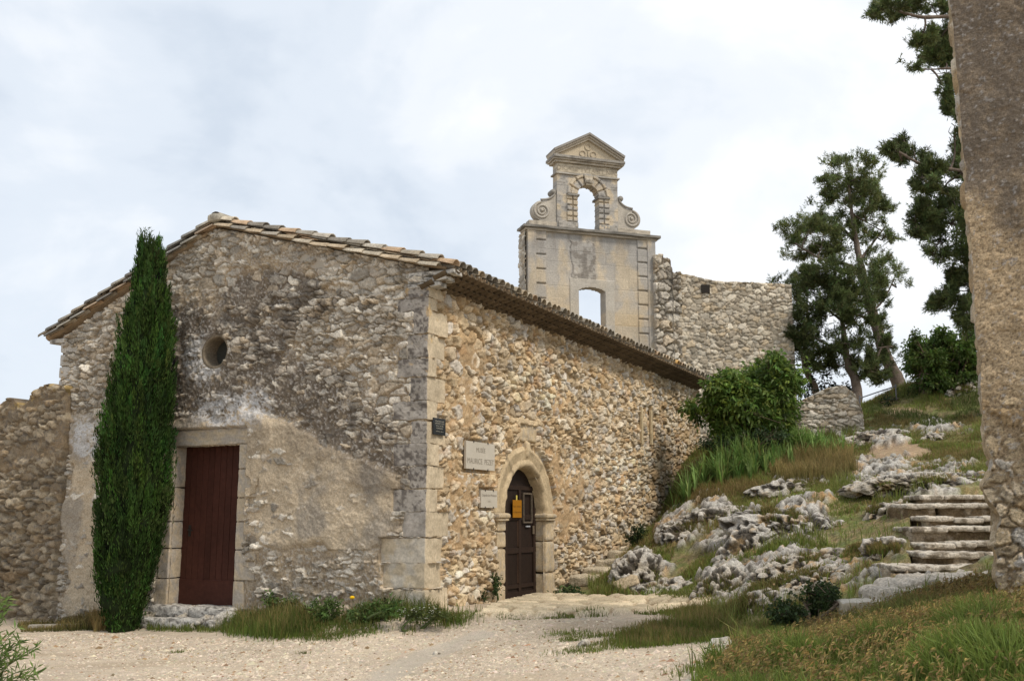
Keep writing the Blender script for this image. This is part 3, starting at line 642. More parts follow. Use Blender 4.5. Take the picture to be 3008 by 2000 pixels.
v, q, c = slab(2.7, 4.6, -.14, -.06, DD - .16, DD + .1, (.09, .04, .03)); mk('threshold', v, q, 'painted_wood', arched_door, c)
# two thin upright slats let into the side wall
for x_ in (1471, 1493):
    p0 = np.array([x_, 940.0]); L = [(x_, 937), (x_ + 2, 1022)] if x_ < 1480 else [(x_, 944), (x_ + 2, 1024)]
    n_ = np.array([V[1], -V[0], 0]); pts = []
    for X_, Y_ in L:
        r = ray(X_, Y_); t_ = (n_ @ (O - CAM)) / (n_ @ r); pts.append(CAM + r * t_)
    c0 = (pts[0] + pts[1]) / 2; hz = (pts[0][2] - pts[1][2]) / 2
    X, q, c = block(c0 - .06 * U, V, U, Z, .055, .03, hz, 420 + x_, 9, .1, .006, lambda X, n, w: np.array([.50, .40, .25]) * (.8 + .4 * fbm(X * np.array([20, 20, 2]), 3, 421))[:, None])
    mk('wall_slat', X, q, 'old_wood', chapel, c, True)
# roof ------------------------------------------------------------
TILE = np.array([(.38, .31, .22), (.31, .27, .21), (.46, .38, .28), (.26, .235, .195), (.41, .30, .20), (.34, .31, .26), (.22, .20, .17), (.43, .38, .30)])
def tile_mesh(acc, o, dn, side, nrm, L, r0, r1, up, col, seg=7, thick=.014):
    """one canal tile: half pipe from o along dn, radius r0 (upper end) to r1 (lower end); up=1 cover, -1 pan"""
    an = np.linspace(0, np.pi, seg)
    ring = lambda p, r: p + r * np.cos(an)[:, None] * side + up * r * .85 * np.sin(an)[:, None] * nrm
    rows = [ring(o, r0), ring(o + dn * L, r1), ring(o + dn * L, r1 - thick), ring(o, r0 - thick)]
    v = np.concatenate(rows); i = np.arange(4 * seg).reshape(4, seg); q = np.stack([i[:-1, :-1], i[:-1, 1:], i[1:, 1:], i[1:, :-1]], -1).reshape(-1, 4)
    acc.add(v, q, None, col)
unit_ = lambda v: v / np.linalg.norm(v)
roof = Acc(); eav = Acc()
RID = O + A_RIDGE * U + 6.84 * Z
def slope(sgn, run, drop, cols, rowL, pan_only=False):
    dn = -sgn * 1.0 * U * run - drop * Z; Ls = np.linalg.norm(dn); dn = dn / Ls
    nrm = np.cross(V, dn); nrm = nrm if nrm[2] > 0 else -nrm
    nr = int(round(Ls / rowL)); st_ = Ls / nr
    for b_ in cols:
        for k in range(nr):
            jit = rng.normal(0, .006, 3)
            col = TILE[rng.integers(len(TILE))] * rng.uniform(.8, 1.15)
            if k == nr - 1 and b_ > 1 and rng.random() < .04: col = np.array([.52, .32, .12])
            p = RID + b_ * V + dn * (k * st_) + nrm * (.035 + jit[0]) + V * jit[1]
            tile_mesh(roof, p, dn, V, nrm, st_ * 1.14 + (rng.uniform(0, .05) if k == nr - 1 else 0), .078, .114, 1, col)
            if k >= nr - 3:
                p2 = RID + (b_ + .115) * V + dn * (k * st_) + nrm * (.02 + jit[0])
                tile_mesh(roof, p2, dn, V, nrm, st_ * 1.12, .115, .095, -1, TILE[rng.integers(len(TILE))] * rng.uniform(.8, 1.1))
    # closed deck under the tiles
    w = RID + nrm * -.03
    v = np.array([w - .05 * V, w + (BL + .1) * V, w + (BL + .1) * V + dn * (Ls - .1), w - .05 * V + dn * (Ls - .1)])
    roof.add(np.concatenate([v, v - .05 * nrm]), np.array([[0, 1, 2, 3], [7, 6, 5, 4], [0, 3, 7, 4], [1, 5, 6, 2], [2, 6, 7, 3], [0, 4, 5, 1]]), None, (.30, .22, .14))
    return dn, nrm, Ls
cols = np.arange(-.02, BL + .1, .232)
dnR, nrR, LR = slope(1, A_RIDGE + .45, 6.84 - 5.45, cols, .36)
dnL, nrL, LL = slope(-1, 8.95 - A_RIDGE, 6.84 - 5.0, cols, .36)
for dn, nrm, Ls in ((dnR, nrR, LR), (dnL, nrL, LL)):     # verge: a lower row of tiles bedded on the gable
    for k in range(int(Ls / .38)):
        jz = rng.normal(0, .008); d1 = unit_(dn + nrm * rng.uniform(.02, .06))
        tile_mesh(roof, RID - .10 * V + dn * (.04 + k * .38) - nrm * (.085 + jz), d1, V, nrm, .42, .068, .098, 1, TILE[rng.integers(len(TILE))] * rng.uniform(.85, 1.25), 7, .022)
        tile_mesh(roof, RID - .045 * V + dn * (.0 + k * .38) + nrm * (.040 + jz), d1, V, nrm, .43, .080, .118, 1, TILE[rng.integers(len(TILE))] * rng.uniform(.85, 1.25), 7, .022)
for k in range(42):                                        # ridge tiles
    tile_mesh(roof, RID + (-.12 + k * .38) * V + .07 * Z, V, U, Z, .43, .13, .145, 1, TILE[rng.integers(len(TILE))] * rng.uniform(.8, 1.1))
v, q, c = block(RID - .08 * V + .05 * Z, U, V, Z, .16, .12, .08, 430, 9, .5, .03, lambda X, n, w: np.array([.36, .33, .27]) * (.6 + .8 * fbm(X * 14, 3, 431))[:, None]); roof.add(v, q, None, c)
roof_o = roof.build('roof', 'clay_tile', chapel, True)
# eaves of overlapping tiles corbelled out from the side wall
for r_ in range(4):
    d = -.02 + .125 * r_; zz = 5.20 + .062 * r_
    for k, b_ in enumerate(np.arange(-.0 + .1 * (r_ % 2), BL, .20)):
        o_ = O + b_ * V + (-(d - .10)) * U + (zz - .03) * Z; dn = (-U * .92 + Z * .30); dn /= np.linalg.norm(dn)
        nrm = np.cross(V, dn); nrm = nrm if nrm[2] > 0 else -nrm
        tile_mesh(eav, o_, dn, V, nrm, .26, .09, .105, -1, np.array([.125, .09, .055]) * rng.uniform(.75, 1.2), 7)  # darker than the roof tiles: soffit shade put into the colour
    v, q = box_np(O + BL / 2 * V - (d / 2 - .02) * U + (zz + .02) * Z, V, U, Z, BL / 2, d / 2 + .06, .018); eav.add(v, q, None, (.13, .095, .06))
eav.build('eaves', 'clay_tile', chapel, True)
# stepped corbel stones where the eaves meet the gable
for k, (z0, z1, out) in enumerate([(5.14, 5.22, .10), (5.23, 5.31, .24), (5.32, 5.40, .38)]):
    X, q, c = block(O + (-out / 2 + .12) * U + .1 * V + (z0 + z1) / 2 * Z, U, V, Z, (out + .5) / 2, .14, (z1 - z0) / 2, 440 + k, 11, .2, .02, rough_stone_col); mk('corbel', X, q, 'masonry', chapel, c, True)
X, q, c = block(O + (A_L + .10) * U + .12 * V + 4.90 * Z, U, V, Z, .24, .16, .05, 445, 11, .2, .02, rough_stone_col); mk('corbel', X, q, 'masonry', chapel, c, True)
# smooth cement patch under the verge
X, q, c = block(O + 2.2 * U + .03 * V + 5.80 * Z, U - .30 * Z * 0, V, Z, .01, .01, .01, 447, 5)
pv, pq, pt = prism([(-.52, .05), (.52, .36), (.52, .16), (-.42, -.16)], O + 2.25 * U - .035 * V + 5.70 * Z, U, Z, V, .05)
ac = Acc(); ac.add(pv, pq, pt, (.40, .35, .28)); ac.build('cement_patch', 'plaque_stone', chapel)

# ------------------------------------------------------------------ signs on the side wall
def lettering(name, lines, o, ax, out, mat, parent, col, off):
    """lines: (text, x centre along ax, z baseline, height). Real raised letters, one mesh per line."""
    for txt, xc, zc, hh in lines:
        cu = bpy.data.curves.new('lettering', 'FONT'); cu.body = txt; cu.size = hh * 1.38; cu.align_x = 'CENTER'; cu.extrude = 0.0; cu.resolution_u = 2
        ob = bpy.data.objects.new('lettering', cu); S.collection.objects.link(ob)
        dg = bpy.context.evaluated_depsgraph_get(); me = ob.evaluated_get(dg).to_mesh()
        n = len(me.vertices); v = np.zeros(n * 3); me.vertices.foreach_get('co', v); v = v.reshape(-1, 3); me.calc_loop_triangles()
        t = np.zeros(len(me.loop_triangles) * 3, np.int32); me.loop_triangles.foreach_get('vertices', t)
        P = o + (v[:, :1] + xc) * ax + (v[:, 1:2] + zc) * Z + off * out
        ob.evaluated_get(dg).to_mesh_clear(); bpy.data.objects.remove(ob); bpy.data.curves.remove(cu)
        mk(name, P, t.reshape(-1, 3), mat, parent, col)
def plate(c, hx, hz, th, col, mat, name, label, cat, tilt=0.0, group=None):
    ax = V * math.cos(tilt) + Z * math.sin(tilt)
    v, q = box_np(c, V, -U, Z, hx, th / 2, hz)
    return setp(mk(name, v, q, mat, None, col), label, cat, group)
def clips(parent, c, hx, hz, out):
    a = Acc()
    for sx in (-.5, .5):
        for sz in (-1, 1):
            v, q = box_np(c + sx * hx * V + sz * hz * Z - out * U, V, -U, Z, .012, .006, .018); mk('clip', v, q, 'metal', parent, (.06, .05, .045))
pc = O + 1.71 * V + 2.47 * Z - .07 * U
p1 = plate(pc, .53, .235, .04, (.50, .455, .38), 'plaque_stone', 'stone_plaque', 'larger pale stone plaque engraved with two lines of capitals beside the arched door', 'plaque')
lettering('lettering', [('MUSÉE', 0, .06, .085), ('MAURICE  PEZET', 0.0, -.14, .095)], pc, V, -U, 'plain', p1, (.24, .205, .16), .0225)
clips(p1, pc, .53, .235, .022)
pc = O + 2.04 * V + 1.735 * Z - .07 * U
p2 = plate(pc, .31, .15, .035, (.49, .445, .37), 'plaque_stone', 'stone_plaque', 'small pale stone plaque with faint script, fixed left of the arch impost', 'plaque')
lettering('lettering', [('Chapelle des Pénitents', .0, .045, .045), ('- XVI -', 0, -.06, .035)], pc, V, -U, 'plain', p2, (.26, .22, .18), .020)
clips(p2, pc, .31, .15, .02)
pc = O + .30 * V + 2.87 * Z - .068 * U
p3 = plate(pc, .195, .135, .016, (.012, .016, .024), 'gloss_black', 'black_plaque', 'small glossy black plaque with pale lettering high on the corner stones', 'plaque')
lettering('lettering', [('MONUMENT CLASSÉ', 0, .075, .022), ('DÉFENSE DE MONTER', 0, .038, .022), ('SUR LA TOITURE', 0, .0, .022), ('SOUS DANGER', 0, -.038, .022), ('LE MINISTÈRE LE 27 MAI 1913', 0, -.085, .014)], pc, V, -U, 'plain', p3, (.42, .40, .33), .0105)
dc = O + 3.62 * V + 1.58 * Z + (DD - .055) * U
nt = plate(dc, .19, .165, .008, (.32, .135, .008), 'plain', 'paper_notice', 'orange notice taped to the middle of the dark arched door', 'notice')
lettering('lettering', [('Musée - Par l\'Entrée', 0, .03, .030), ('du Château des Baux', 0, -.075, .030)], dc, V, -U, 'plain', nt, (.13, .06, .012), .006)
v, q = box_np(dc + .21 * Z - .02 * V, V, -U, Z, .025, .003, .045); mk('tape', v, q, 'plain', nt, (.62, .52, .12))
dc = O + 2.93 * V + 1.56 * Z + (DD - .055) * U
wz = np.linspace(-.24, .24, 9); wx = np.linspace(-.12, .10, 5); WX, WZ = np.meshgrid(wx, wz)
v = dc + (WX.ravel() - .015 * (WZ.ravel() / .24) ** 2)[:, None] * V + WZ.ravel()[:, None] * Z - (.02 * ((WX.ravel() + .12) / .22) ** 2)[:, None] * U
v, q = solidify(v, gridq(5, 9), .002 * U)
wn_ = setp(mk('paper_notice', v, q, 'plain', None, (.62, .62, .66), True), 'white paper sheet with printed lines curling off the left side of the dark door', 'notice')
la = Acc()
for k, zz in enumerate((.18, .155, .13, .04, -.02, -.045, -.07, -.16)):
    vv, qq = box_np(dc + (.0) * V + zz * Z - .024 * U, V, -U, Z, .06, .0015, .006 if k not in (3,) else .016); la.add(vv, qq, None, (.2, .2, .24))
la.build('lettering', 'plain', wn_)
# ------------------------------------------------------------------ bell gable
B0 = np.array([.5094, 34.5, 0.0]); BW = np.array([math.cos(R(17.9)), math.sin(R(17.9)), 0]); BN = np.array([-BW[1], BW[0], 0])   # BN points back
def bp(s, z, d=0.0): return B0 + np.asarray(s)[..., None] * BW + np.asarray(z)[..., None] * Z + np.asarray(d)[..., None] * BN
bell = thing('bell_gable', bp(np.array(2.45), np.array(4.0)), 'tall ashlar bell gable with scrolls, open arch and pediment rising behind the chapel roof', 'bell gable')
def ash_col(s, z, n0, n1, n2):
    c = np.array([.50, .425, .32]) * (.82 + .36 * n0)[:, None]
    c = mixc(c, (.40, .375, .34), sst(.38, .58, n1) * .8)
    return c
BT = .42
us = np.linspace(0, 4.93, 210); ts = np.linspace(0, 1, 330)
Ug, Tg = np.meshgrid(us, ts); s = Ug.ravel(); z = 3.2 + Tg.ravel() * (11.34 - 3.2); Q = gridq(len(us), len(ts))
n0 = fbm(uv3(s, z, 1.3), 4, 501); n1 = fbm(uv3(s, z * .6, 2.2), 4, 502); n2 = fbm(uv3(s, z, 16), 3, 503)
row = np.floor((z + .05) / .43); cw = .62 + .35 * hsh(row, row * 0, row * 0, 5); xx = s / cw + hsh(row, row * 0, row * 0, 6); cell = np.floor(xx)
jd = np.minimum(np.minimum((z + .05) - row * .43, (row + 1) * .43 - (z + .05)), np.minimum(xx - cell, cell + 1 - xx) * cw)
br = hsh(cell, row, row * 0, 9)
h = -.006 * (1 - sst(0, .018, jd)) + .006 * (n2 - .5) + .006 * (br - .5)
c = ash_col(s, z, n0, n1, n2) * (.92 + .16 * br)[:, None]
c = mixc(c, c * .68, (1 - sst(0, .018, jd)) * sst(.4, .6, n1) * .7)
c = mixc(c, (.50, .365, .20), sst(.45, .65, n0 * .6 + br * .4) * sst(9.6, 8.0, z) * .5)
c = mixc(c, (.33, .32, .305), sst(9.2, 11.2, z) * sst(.35, .6, n1) * .8)
# weathered carved coat of arms and dark streak over the window
arms = (np.abs(s - 2.20 + .5 * (n0 - .5)) < .15 + .55 * n1) & (z > 9.5 + .5 * (n1 - .5)) & (z < 11.0 + .6 * (n0 - .5))
h = h + np.where(arms, .05 * (fbm(uv3(s, z, 5), 4, 505) - .35) + .02, 0); c = mixc(c, (.17, .15, .13), arms * sst(.34, .60, fbm(uv3(s, z, 6), 3, 506)) * .68)
c = mixc(c, (.22, .20, .18), sst(.5, .7, fbm(uv3(s, z * .25, 4), 3, 507)) * sst(10.1, 11.3, z) * .6)
# corner pilasters with rusticated strips
for x0, x1, x2, x3 in ((0, .34, .40, .72), (4.93, 4.59, 4.53, 4.20)):
    lo, hi = min(x1, x3), max(x1, x3)
    strip = (s > lo) & (s < hi); zf = (z - 3.2) / .52; fj = np.abs(zf - np.round(zf)) * .52
    h = h + strip * (.045 * sst(.02, .05, fj)) ; c = mixc(c, np.array([.13, .115, .095]), strip * (1 - sst(.008, .028, fj)) * .8)
    pil = (s > min(x0, x1)) & (s < max(x0, x1)); h = np.where(pil, .075 + .005 * n2, h)
WL, WR, WS, WT = 1.93, 2.93, 9.26, 9.43                 # window opening: jambs, springing, crown
Qs, Qz = s[Q].mean(1), z[Q].mean(1)
arc = WS + (WT - WS) * np.sqrt(np.clip(1 - ((Qs - 2.43) / .5) ** 2, 0, 1))
keep = ~((Qs > WL) & (Qs < WR) & (Qz < arc) & (Qz > 6.6))
fr = ((s > WL - .34) & (s < WR + .36) & (z < 9.72)) & ~((s > WL) & (s < WR) & (z < 9.3))
h = np.where(fr, .03 + .004 * n2, h); c = mixc(c, np.array([.47, .435, .375]) * (.8 + .4 * n1)[:, None], fr * .7)
Pv = bp(s, z, -h); Pv2, Q2 = solidify(Pv, Q[keep], BN * BT); 
side = np.zeros(len(Pv)); side2 = np.concatenate([c, c * .9])
mk('ashlar_wall', Pv2, Q2, 'ashlar', bell, side2, False)
# left flank: rough rubble
fb_, fq_ = box_np(bp(np.array(.19), np.array(7.25), np.array(BT + .14)), BW, BN, Z, .17, .15, 4.03); mk('buttress', fb_, fq_, 'masonry', bell, (.30, .26, .20))
us = np.linspace(0, .72, 40); ts = np.linspace(0, 1, 260); Ug, Tg = np.meshgrid(us, ts); u = Ug.ravel(); zz = 3.2 + Tg.ravel() * 8.1
hh, cc, _, _ = masonry(u, zz, 515, .26, .18, np.full_like(u, .3), ST_GREY, (.30, .25, .18), .06)
mk('rubble_flank', bp(np.full_like(u, -.03) - hh * .8, zz, u - .04), gridq(40, 260)[:, ::-1], 'masonry', bell, cc, True)
def bbox_part(acc, s0, s1, z0, z1, d0, d1, col, seed, n=9, rnd=.1, rough=.008):
    f = lambda X, nn, w: np.asarray(col) * (.72 + .56 * fbm(X * 5, 4, seed))[:, None] * (1 - .45 * sst(.5, .68, fbm(X * 14, 3, seed + 1)))[:, None]
    X, q, c = block(bp(np.array((s0 + s1) / 2), np.array((z0 + z1) / 2), np.array((d0 + d1) / 2)), BW, BN, Z, (s1 - s0) / 2, (d1 - d0) / 2, (z1 - z0) / 2, seed, n, rnd, rough, f)
    acc.add(X, q, None, c)
grey = (.38, .355, .315); pale = (.45, .40, .325)
a = Acc()
bbox_part(a, -.06, 4.99, 11.32, 11.40, -.10, BT + .10, pale, 520, 15)
bbox_part(a, -.16, 5.09, 11.40, 11.50, -.20, BT + .20, (.24, .225, .20), 521, 21, .15, .02)
a.build('cornice', 'ashlar', bell, True)
a = Acc(); bbox_part(a, .10, 1.20, 11.5, 11.72, .02, BT - .02, pale, 522); bbox_part(a, 1.18, 1.94, 11.5, 11.76, -.05, BT + .03, grey, 524)
a.build('plinth', 'ashlar', bell, True)
a = Acc(); bbox_part(a, 3.46, 4.78, 11.5, 11.72, .02, BT - .02, pale, 523); bbox_part(a, 2.74, 3.48, 11.5, 11.76, -.05, BT + .03, grey, 525)
a.build('plinth', 'ashlar', bell, True)
# upper stage with the bell arch
us = np.linspace(1.15, 3.49, 120); ts = np.linspace(0, 1, 130); Ug, Tg = np.meshgrid(us, ts); s = Ug.ravel(); z = 11.5 + Tg.ravel() * 2.42; Q = gridq(120, 130)
n0 = fbm(uv3(s, z, 1.6), 4, 531); n1 = fbm(uv3(s, z, 3.5), 4, 532); n2 = fbm(uv3(s, z, 18), 3, 533)
AC, AR, AS = 2.33, .41, 12.78
Qs, Qz = s[Q].mean(1), z[Q].mean(1); keep = ~((np.abs(Qs - AC) < AR) & (Qz < AS)) & (np.hypot(Qs - AC, Qz - AS) > AR)
r_ = np.hypot(s - AC, z - AS); th_ = np.arctan2(z - AS, s - AC)
h = .008 * (n2 - .5)
arch = (z > AS) & (r_ < AR + .42); vz = th_ / (np.pi / 7); vj = np.abs(vz - np.round(vz)) * (np.pi / 7) * r_
h = h + np.where(arch, .05 * sst(.015, .04, vj) * sst(0, .04, AR + .42 - r_), 0) + np.where(arch & (r_ > AR + .30), .025, 0) - np.where(arch & (np.abs(r_ - AR - .27) < .025), .03, 0)
piers = (z < AS - .04) & ((np.abs(s - AC) < AR + .40)); pz = (z - 11.76) / .205; pj = np.abs(pz - np.round(pz)) * .205; pc_ = np.abs(np.abs(s - AC) - AR - .19)
h = h + np.where(piers, .05 * sst(.012, .035, pj) * sst(.008, .03, pc_), 0)
flank = (np.abs(s - AC) > AR + .46); h = np.where(flank & (z < 13.2), h - .01, h)
joint = np.where(arch, vj, np.where(piers, np.minimum(pj, pc_), np.abs((z - 11.5) / .40 - np.round((z - 11.5) / .40)) * .40))
c = ash_col(s, z, n0, n1, n2) * (.85 + .3 * n2)[:, None]
c = mixc(c, (.36, .345, .32), sst(.42, .58, n1) * .7); c = mixc(c, c * .5, (1 - sst(.004, .02, joint)) * .8)
c = mixc(c, (.17, .16, .15), sst(.58, .7, n1 * .6 + n2 * .4) * .6)
Pv2, Q2 = solidify(bp(s, z, -h), Q[keep], BN * BT); mk('bell_arch', Pv2, Q2, 'ashlar', bell, np.concatenate([c, c]), False)
a = Acc(); bbox_part(a, AC - AR - .40, AC - AR + .05, 12.71, 12.79, -.10, BT + .08, (.25, .235, .21), 535); a.build('impost', 'ashlar', bell, True)
a = Acc(); bbox_part(a, AC + AR - .05, AC + AR + .42, 12.71, 12.79, -.10, BT + .08, (.25, .235, .21), 536); a.build('impost', 'ashlar', bell, True)
a = Acc()
pv, pq, pt = prism([(AC - .17, 13.50), (AC + .17, 13.50), (AC + .10, 13.16), (AC - .10, 13.16)], B0 - .12 * BN, BW, Z, BN, .3); a.add(pv, pq, pt, (.46, .40, .31))
bbox_part(a, AC - .15, AC + .15, 13.2, 13.42, -.17, .0, pale, 537, 9, .4, .02); a.build('keystone', 'ashlar', bell)
# entablature and pediment
a = Acc()
bbox_part(a, 1.08, 3.56, 13.50, 13.56, -.07, BT + .06, grey, 541, 15)
bbox_part(a, 1.15, 3.49, 13.56, 13.92, -.02, BT + .02, (.50, .44, .34), 542, 15)
bbox_part(a, 1.04, 3.60, 13.92, 14.00, -.10, BT + .10, pale, 543, 15); bbox_part(a, .98, 3.70, 14.00, 14.08, -.17, BT + .17, pale, 544, 15); bbox_part(a, .96, 3.72, 14.06, 14.16, -.22, BT + .24, (.30, .28, .25), 545, 21, .1, .012)
ent = a.build('entablature', 'ashlar', bell, True)
lettering('lettering', [('DICATE', 1.55, 13.66, .17), ('TVTA', 2.33, 13.66, .17), ('SIT NEC', 3.08, 13.66, .17)], B0, BW, -BN, 'plain', ent, (.34, .29, .22), .030)
a = Acc(); CX = 2.34
pv, pq, pt = prism([(1.0, 14.2), (3.68, 14.2), (CX, 14.90)], B0 - .02 * BN, BW, Z, BN, BT + .04); a.add(pv, pq, pt, (.50, .425, .31))
tymp = a.build('tympanum', 'ashlar', bell)
a = Acc()
for sg, x0 in ((1, .97), (-1, 3.72)):
    for dz, pr, tk, cl in ((0.0, .12, .09, pale), (.085, .18, .08, pale), (.16, .24, .08, (.27, .25, .225))):
        o_ = [(x0 + sg * .02, 14.14 + dz * .9), (CX, 14.86 + dz), (CX, 14.86 + dz + tk), (x0, 14.14 + dz * .9 + tk)]
        if sg < 0: o_ = o_[::-1]
        pv, pq, pt = prism(o_, B0 - pr * BN, BW, Z, BN, BT + 2 * pr); a.add(pv, pq, pt, cl)
a.build('raking_cornice', 'ashlar', bell)
a = Acc()                                                    # trefoil carved in the tympanum
for ang, rr in ((math.pi / 2, .17), (R(200), .20), (R(-20), .20)):
    t_ = np.linspace(0, 1, 14); cx_ = CX + np.cos(ang) * rr * 1.1; cz_ = 14.42 + np.sin(ang) * rr * 1.1
    lo = np.stack([cx_ + .11 * np.cos(t_ * 2 * np.pi), cz_ + .11 * np.sin(t_ * 2 * np.pi)], 1)
    v, q = tube(bp(lo[:, 0], lo[:, 1], np.full(14, -.035)), .022, 6); a.add(v, q, None, (.46, .39, .29))
v, q = tube(bp(np.array([CX, CX, CX + .03]), np.array([14.44, 14.32, 14.22]), np.array([-.035] * 3)), .025, 6); a.add(v, q, None, (.46, .39, .29))
a.build('carving', 'ashlar', tymp)
# volutes
def scroll(sg, name):
    X0 = 1.15 if sg < 0 else 3.49; m = lambda x: X0 + sg * x
    t = np.linspace(0, 1, 26); cx_, cz_, r0 = .55, 12.10, .36
    an = np.linspace(R(250), R(75), 22)                         # outer rim of the big volute, from its foot over the top
    rim = [(cx_ - r0 * np.cos(q_) * 1.0 - 0 * q_, cz_ + r0 * np.sin(q_)) for q_ in an]
    rim = [(cx_ + r0 * math.cos(q_), cz_ + r0 * math.sin(q_)) for q_ in np.linspace(R(-75), R(80), 20)]
    up = [(.50, 12.46), (.38, 12.48), (.24, 12.54), (.13, 12.64), (.07, 12.75), (.05, 12.86)]
    ol = [(0.0, 11.72), (.62, 11.72)] + rim + up + [(0.0, 12.90)]
    pts = [(m(x), zz) for x, zz in ol]
    if sg < 0: pts = pts[::-1]
    pv, pq, pt = prism(pts, B0 + .06 * BN, BW, Z, BN, BT - .12); a = Acc(); a.add(pv, pq, pt, np.array([.42, .385, .33]) * (.7 + .6 * fbm(pv * 5, 3, 551))[:, None])
    sc = a.build(name, 'ashlar', bell)
    b = Acc()
    th = np.linspace(R(80), R(80 - 360 * 2.2), 70); rr = np.linspace(.31, .05, 70)
    v, q = tube(bp(m(cx_ + rr * np.cos(th)), cz_ + rr * np.sin(th), np.full(70, .05)), np.linspace(.045, .03, 70), 6); b.add(v, q, None, (.44, .405, .35))
    e = smooth_path(np.array([(cx_ + .05, cz_ + .39), (.40, 12.52), (.25, 12.58), (.13, 12.68), (.07, 12.79)]), 20)
    v, q = tube(bp(m(e[:, 0]), e[:, 1], np.full(20, .05)), .04, 6); b.add(v, q, None, (.30, .28, .25))
    cyl = np.linspace(0, 2 * np.pi, 20, endpoint=False)          # little upper roll
    v, q = ringtube([(.001, -.02), (.10, 0), (.11, .1), (.11, BT - .1), (.001, BT)], bp(np.array(m(.13)), np.array(12.82), np.array(.02)), BW, Z, BN, 18); b.add(v, q, None, (.24, .225, .20))
    v, q = ringtube([(.001, -.05), (.05, -.03), (.055, 0.06)], bp(np.array(m(cx_)), np.array(cz_), np.array(.04)), BW, Z, BN, 14); b.add(v, q, None, (.44, .40, .34))
    b.build('volute_moulding', 'ashlar', sc, True)
scroll(-1, 'scroll'); scroll(1, 'scroll')
# ------------------------------------------------------------------ ruined walls
def ruin(name, o, du, nf, L, z0, topf, thick, seed, cw, ch, lev, pal, mortar, label, relief=.07, res=.035, dark=.0, cat='ruined wall', lichen=.3):
    nu = int(L / res) + 1; nv = max(int((topf(np.array([L / 2]))[0] - z0) / res), 10); us = np.linspace(0, L, nu); ts = np.linspace(0, 1, nv)
    u, zz, t, P, Q = wall_sheet(o, du, nf, us, ts, lambda q: np.full_like(q, z0), topf)
    h, c, s_, (m0, m1, m2) = masonry(u, zz, seed, cw, ch, lev(u, zz) if callable(lev) else np.full_like(u, lev), pal, mortar, relief, miss=.03)
    c = mixc(c, (.12, .11, .10), sst(.5, .66, m1 * .5 + m2 * .5) * dark); c = mixc(c, (.42, .29, .10), sst(.6, .7, m1) * sst(.35, 0, topf(u) - zz) * lichen)
    back = h * .0; Pf = P(h - .02); v, q = solidify(Pf, Q, -nf * thick)
    v[len(Pf):] += nf * (fbm(v[len(Pf):] * 4, 3, seed + 5)[:, None] - .5) * .1
    return setp(mk(name, v, q, 'masonry', None, np.concatenate([c, c]), True), label, cat, None, 'thing')
X1 = np.array([1.0, 0, 0]); Y1 = np.array([0, 1.0, 0])
def jag(u, base, amp, sc, seed): return base + amp * (fbm(uv3(u, np.full_like(u, seed * 1.7), sc), 4, seed) - .5) * 2
jt = lambda u: np.interp(u, [0, .25, .62, .70, 1.0], [10.72, 10.70, 10.62, 10.2, 10.05]) + .07 * (np.floor(u / .17) % 2) + jag(u, 0, .10, 3, 601)
ruin('ruined_wall', np.array([5.10, 35.85, 0]), np.array([.97, .24, 0]), np.array([.24, -.97, 0]), 1.0, 3.5, jt, .9, 602, .30, .22, .12, ST_GREY, (.27, .24, .19), 'thick broken stub of rubble masonry against the right edge of the bell gable', .16, .03, .35)
jt2 = lambda u: np.interp(u, [0, .2, 1.3, 2.4, 3.2, 4.05], [10.15, 10.12, 9.86, 9.80, 9.78, 9.72]) + jag(u, 0, .06, 4, 603)
rw = ruin('ruined_wall', np.array([6.0, 36.05, 0]), X1, -Y1, 4.10, 3.0, jt2, .7, 604, .20, .135, .30, ST_GREY + np.array([.05, .035, .01]), (.30, .245, .18), 'high neat rubble wall standing between the bell gable and the pines', .055, .028, .1)
v, q = box_np(np.array([6.98, 36.02, 9.55]), X1, Y1, Z, .15, .06, .15); mk('putlog_hole', v, q, 'plain', rw, (.03, .025, .02))
# low ruined wall on the left, joined to the gable
lo = O + 8.05 * U - .07 * V
jt3 = lambda u: np.interp(u, [0, .45, .9, 1.3, 1.6, 2.2, 4, 6], [3.95, 4.02, 3.92, 3.6, 3.8, 3.7, 3.6, 3.3]) + jag(u, 0, .10, 3, 605)
lv = lambda u, zz: np.clip(.16 + .55 * sst(1.9, 2.5, zz) + (fbm(uv3(u, zz, 2), 3, 606) - .5) * .4, .05, 1.1)
ruin('ruined_wall', lo, U, -V, 6.0, -.9, jt3, .7, 607, .26, .12, lv, ST_GREY * np.array([.62, .56, .47]), (.22, .165, .105), 'lower rough rubble wall with broken top running left from the chapel gable', .13, .028, .6, lichen=.7)
X, q, c = block(O + 9.62 * U - .75 * V + .05 * Z, U, V, Z, .20, .17, .50, 610, 13, .12, .015, lambda X, n, w: np.array([.40, .32, .20]) * (.7 + .6 * fbm(X * 8, 4, 611))[:, None])
setp(mk('stone_post', X, q, 'ashlar', None, c, True), 'short squared stone post at the foot of the low wall', 'stone post')
X, q, c = block(O + 9.72 * U - .76 * V + .60 * Z, U, V, Z, .36, .22, .09, 612, 13, .2, .02, rough_stone_col)
setp(mk('capstone', X, q, 'limestone', None, c * .6, True), 'rough dark slab lying on the short stone post', 'stone')
# small wall at the head of the slope
jt4 = lambda u: np.interp(u, [0, .45, .9, 1.35, 1.62, 1.8], [4.55, 4.78, 5.0, 5.02, 4.8, 4.3]) + jag(u, 0, .05, 4, 613)
o4 = dep(1838, 985, 28.2); o4[2] = 0
ruin('stone_wall', o4, X1, -Y1, 1.82, 3.2, jt4, .5, 614, .24, .10, .38, ST_GREY, (.30, .24, .165), 'low sloping rubble wall at the top of the slope below the pines', .06, .022, .3, 'wall')
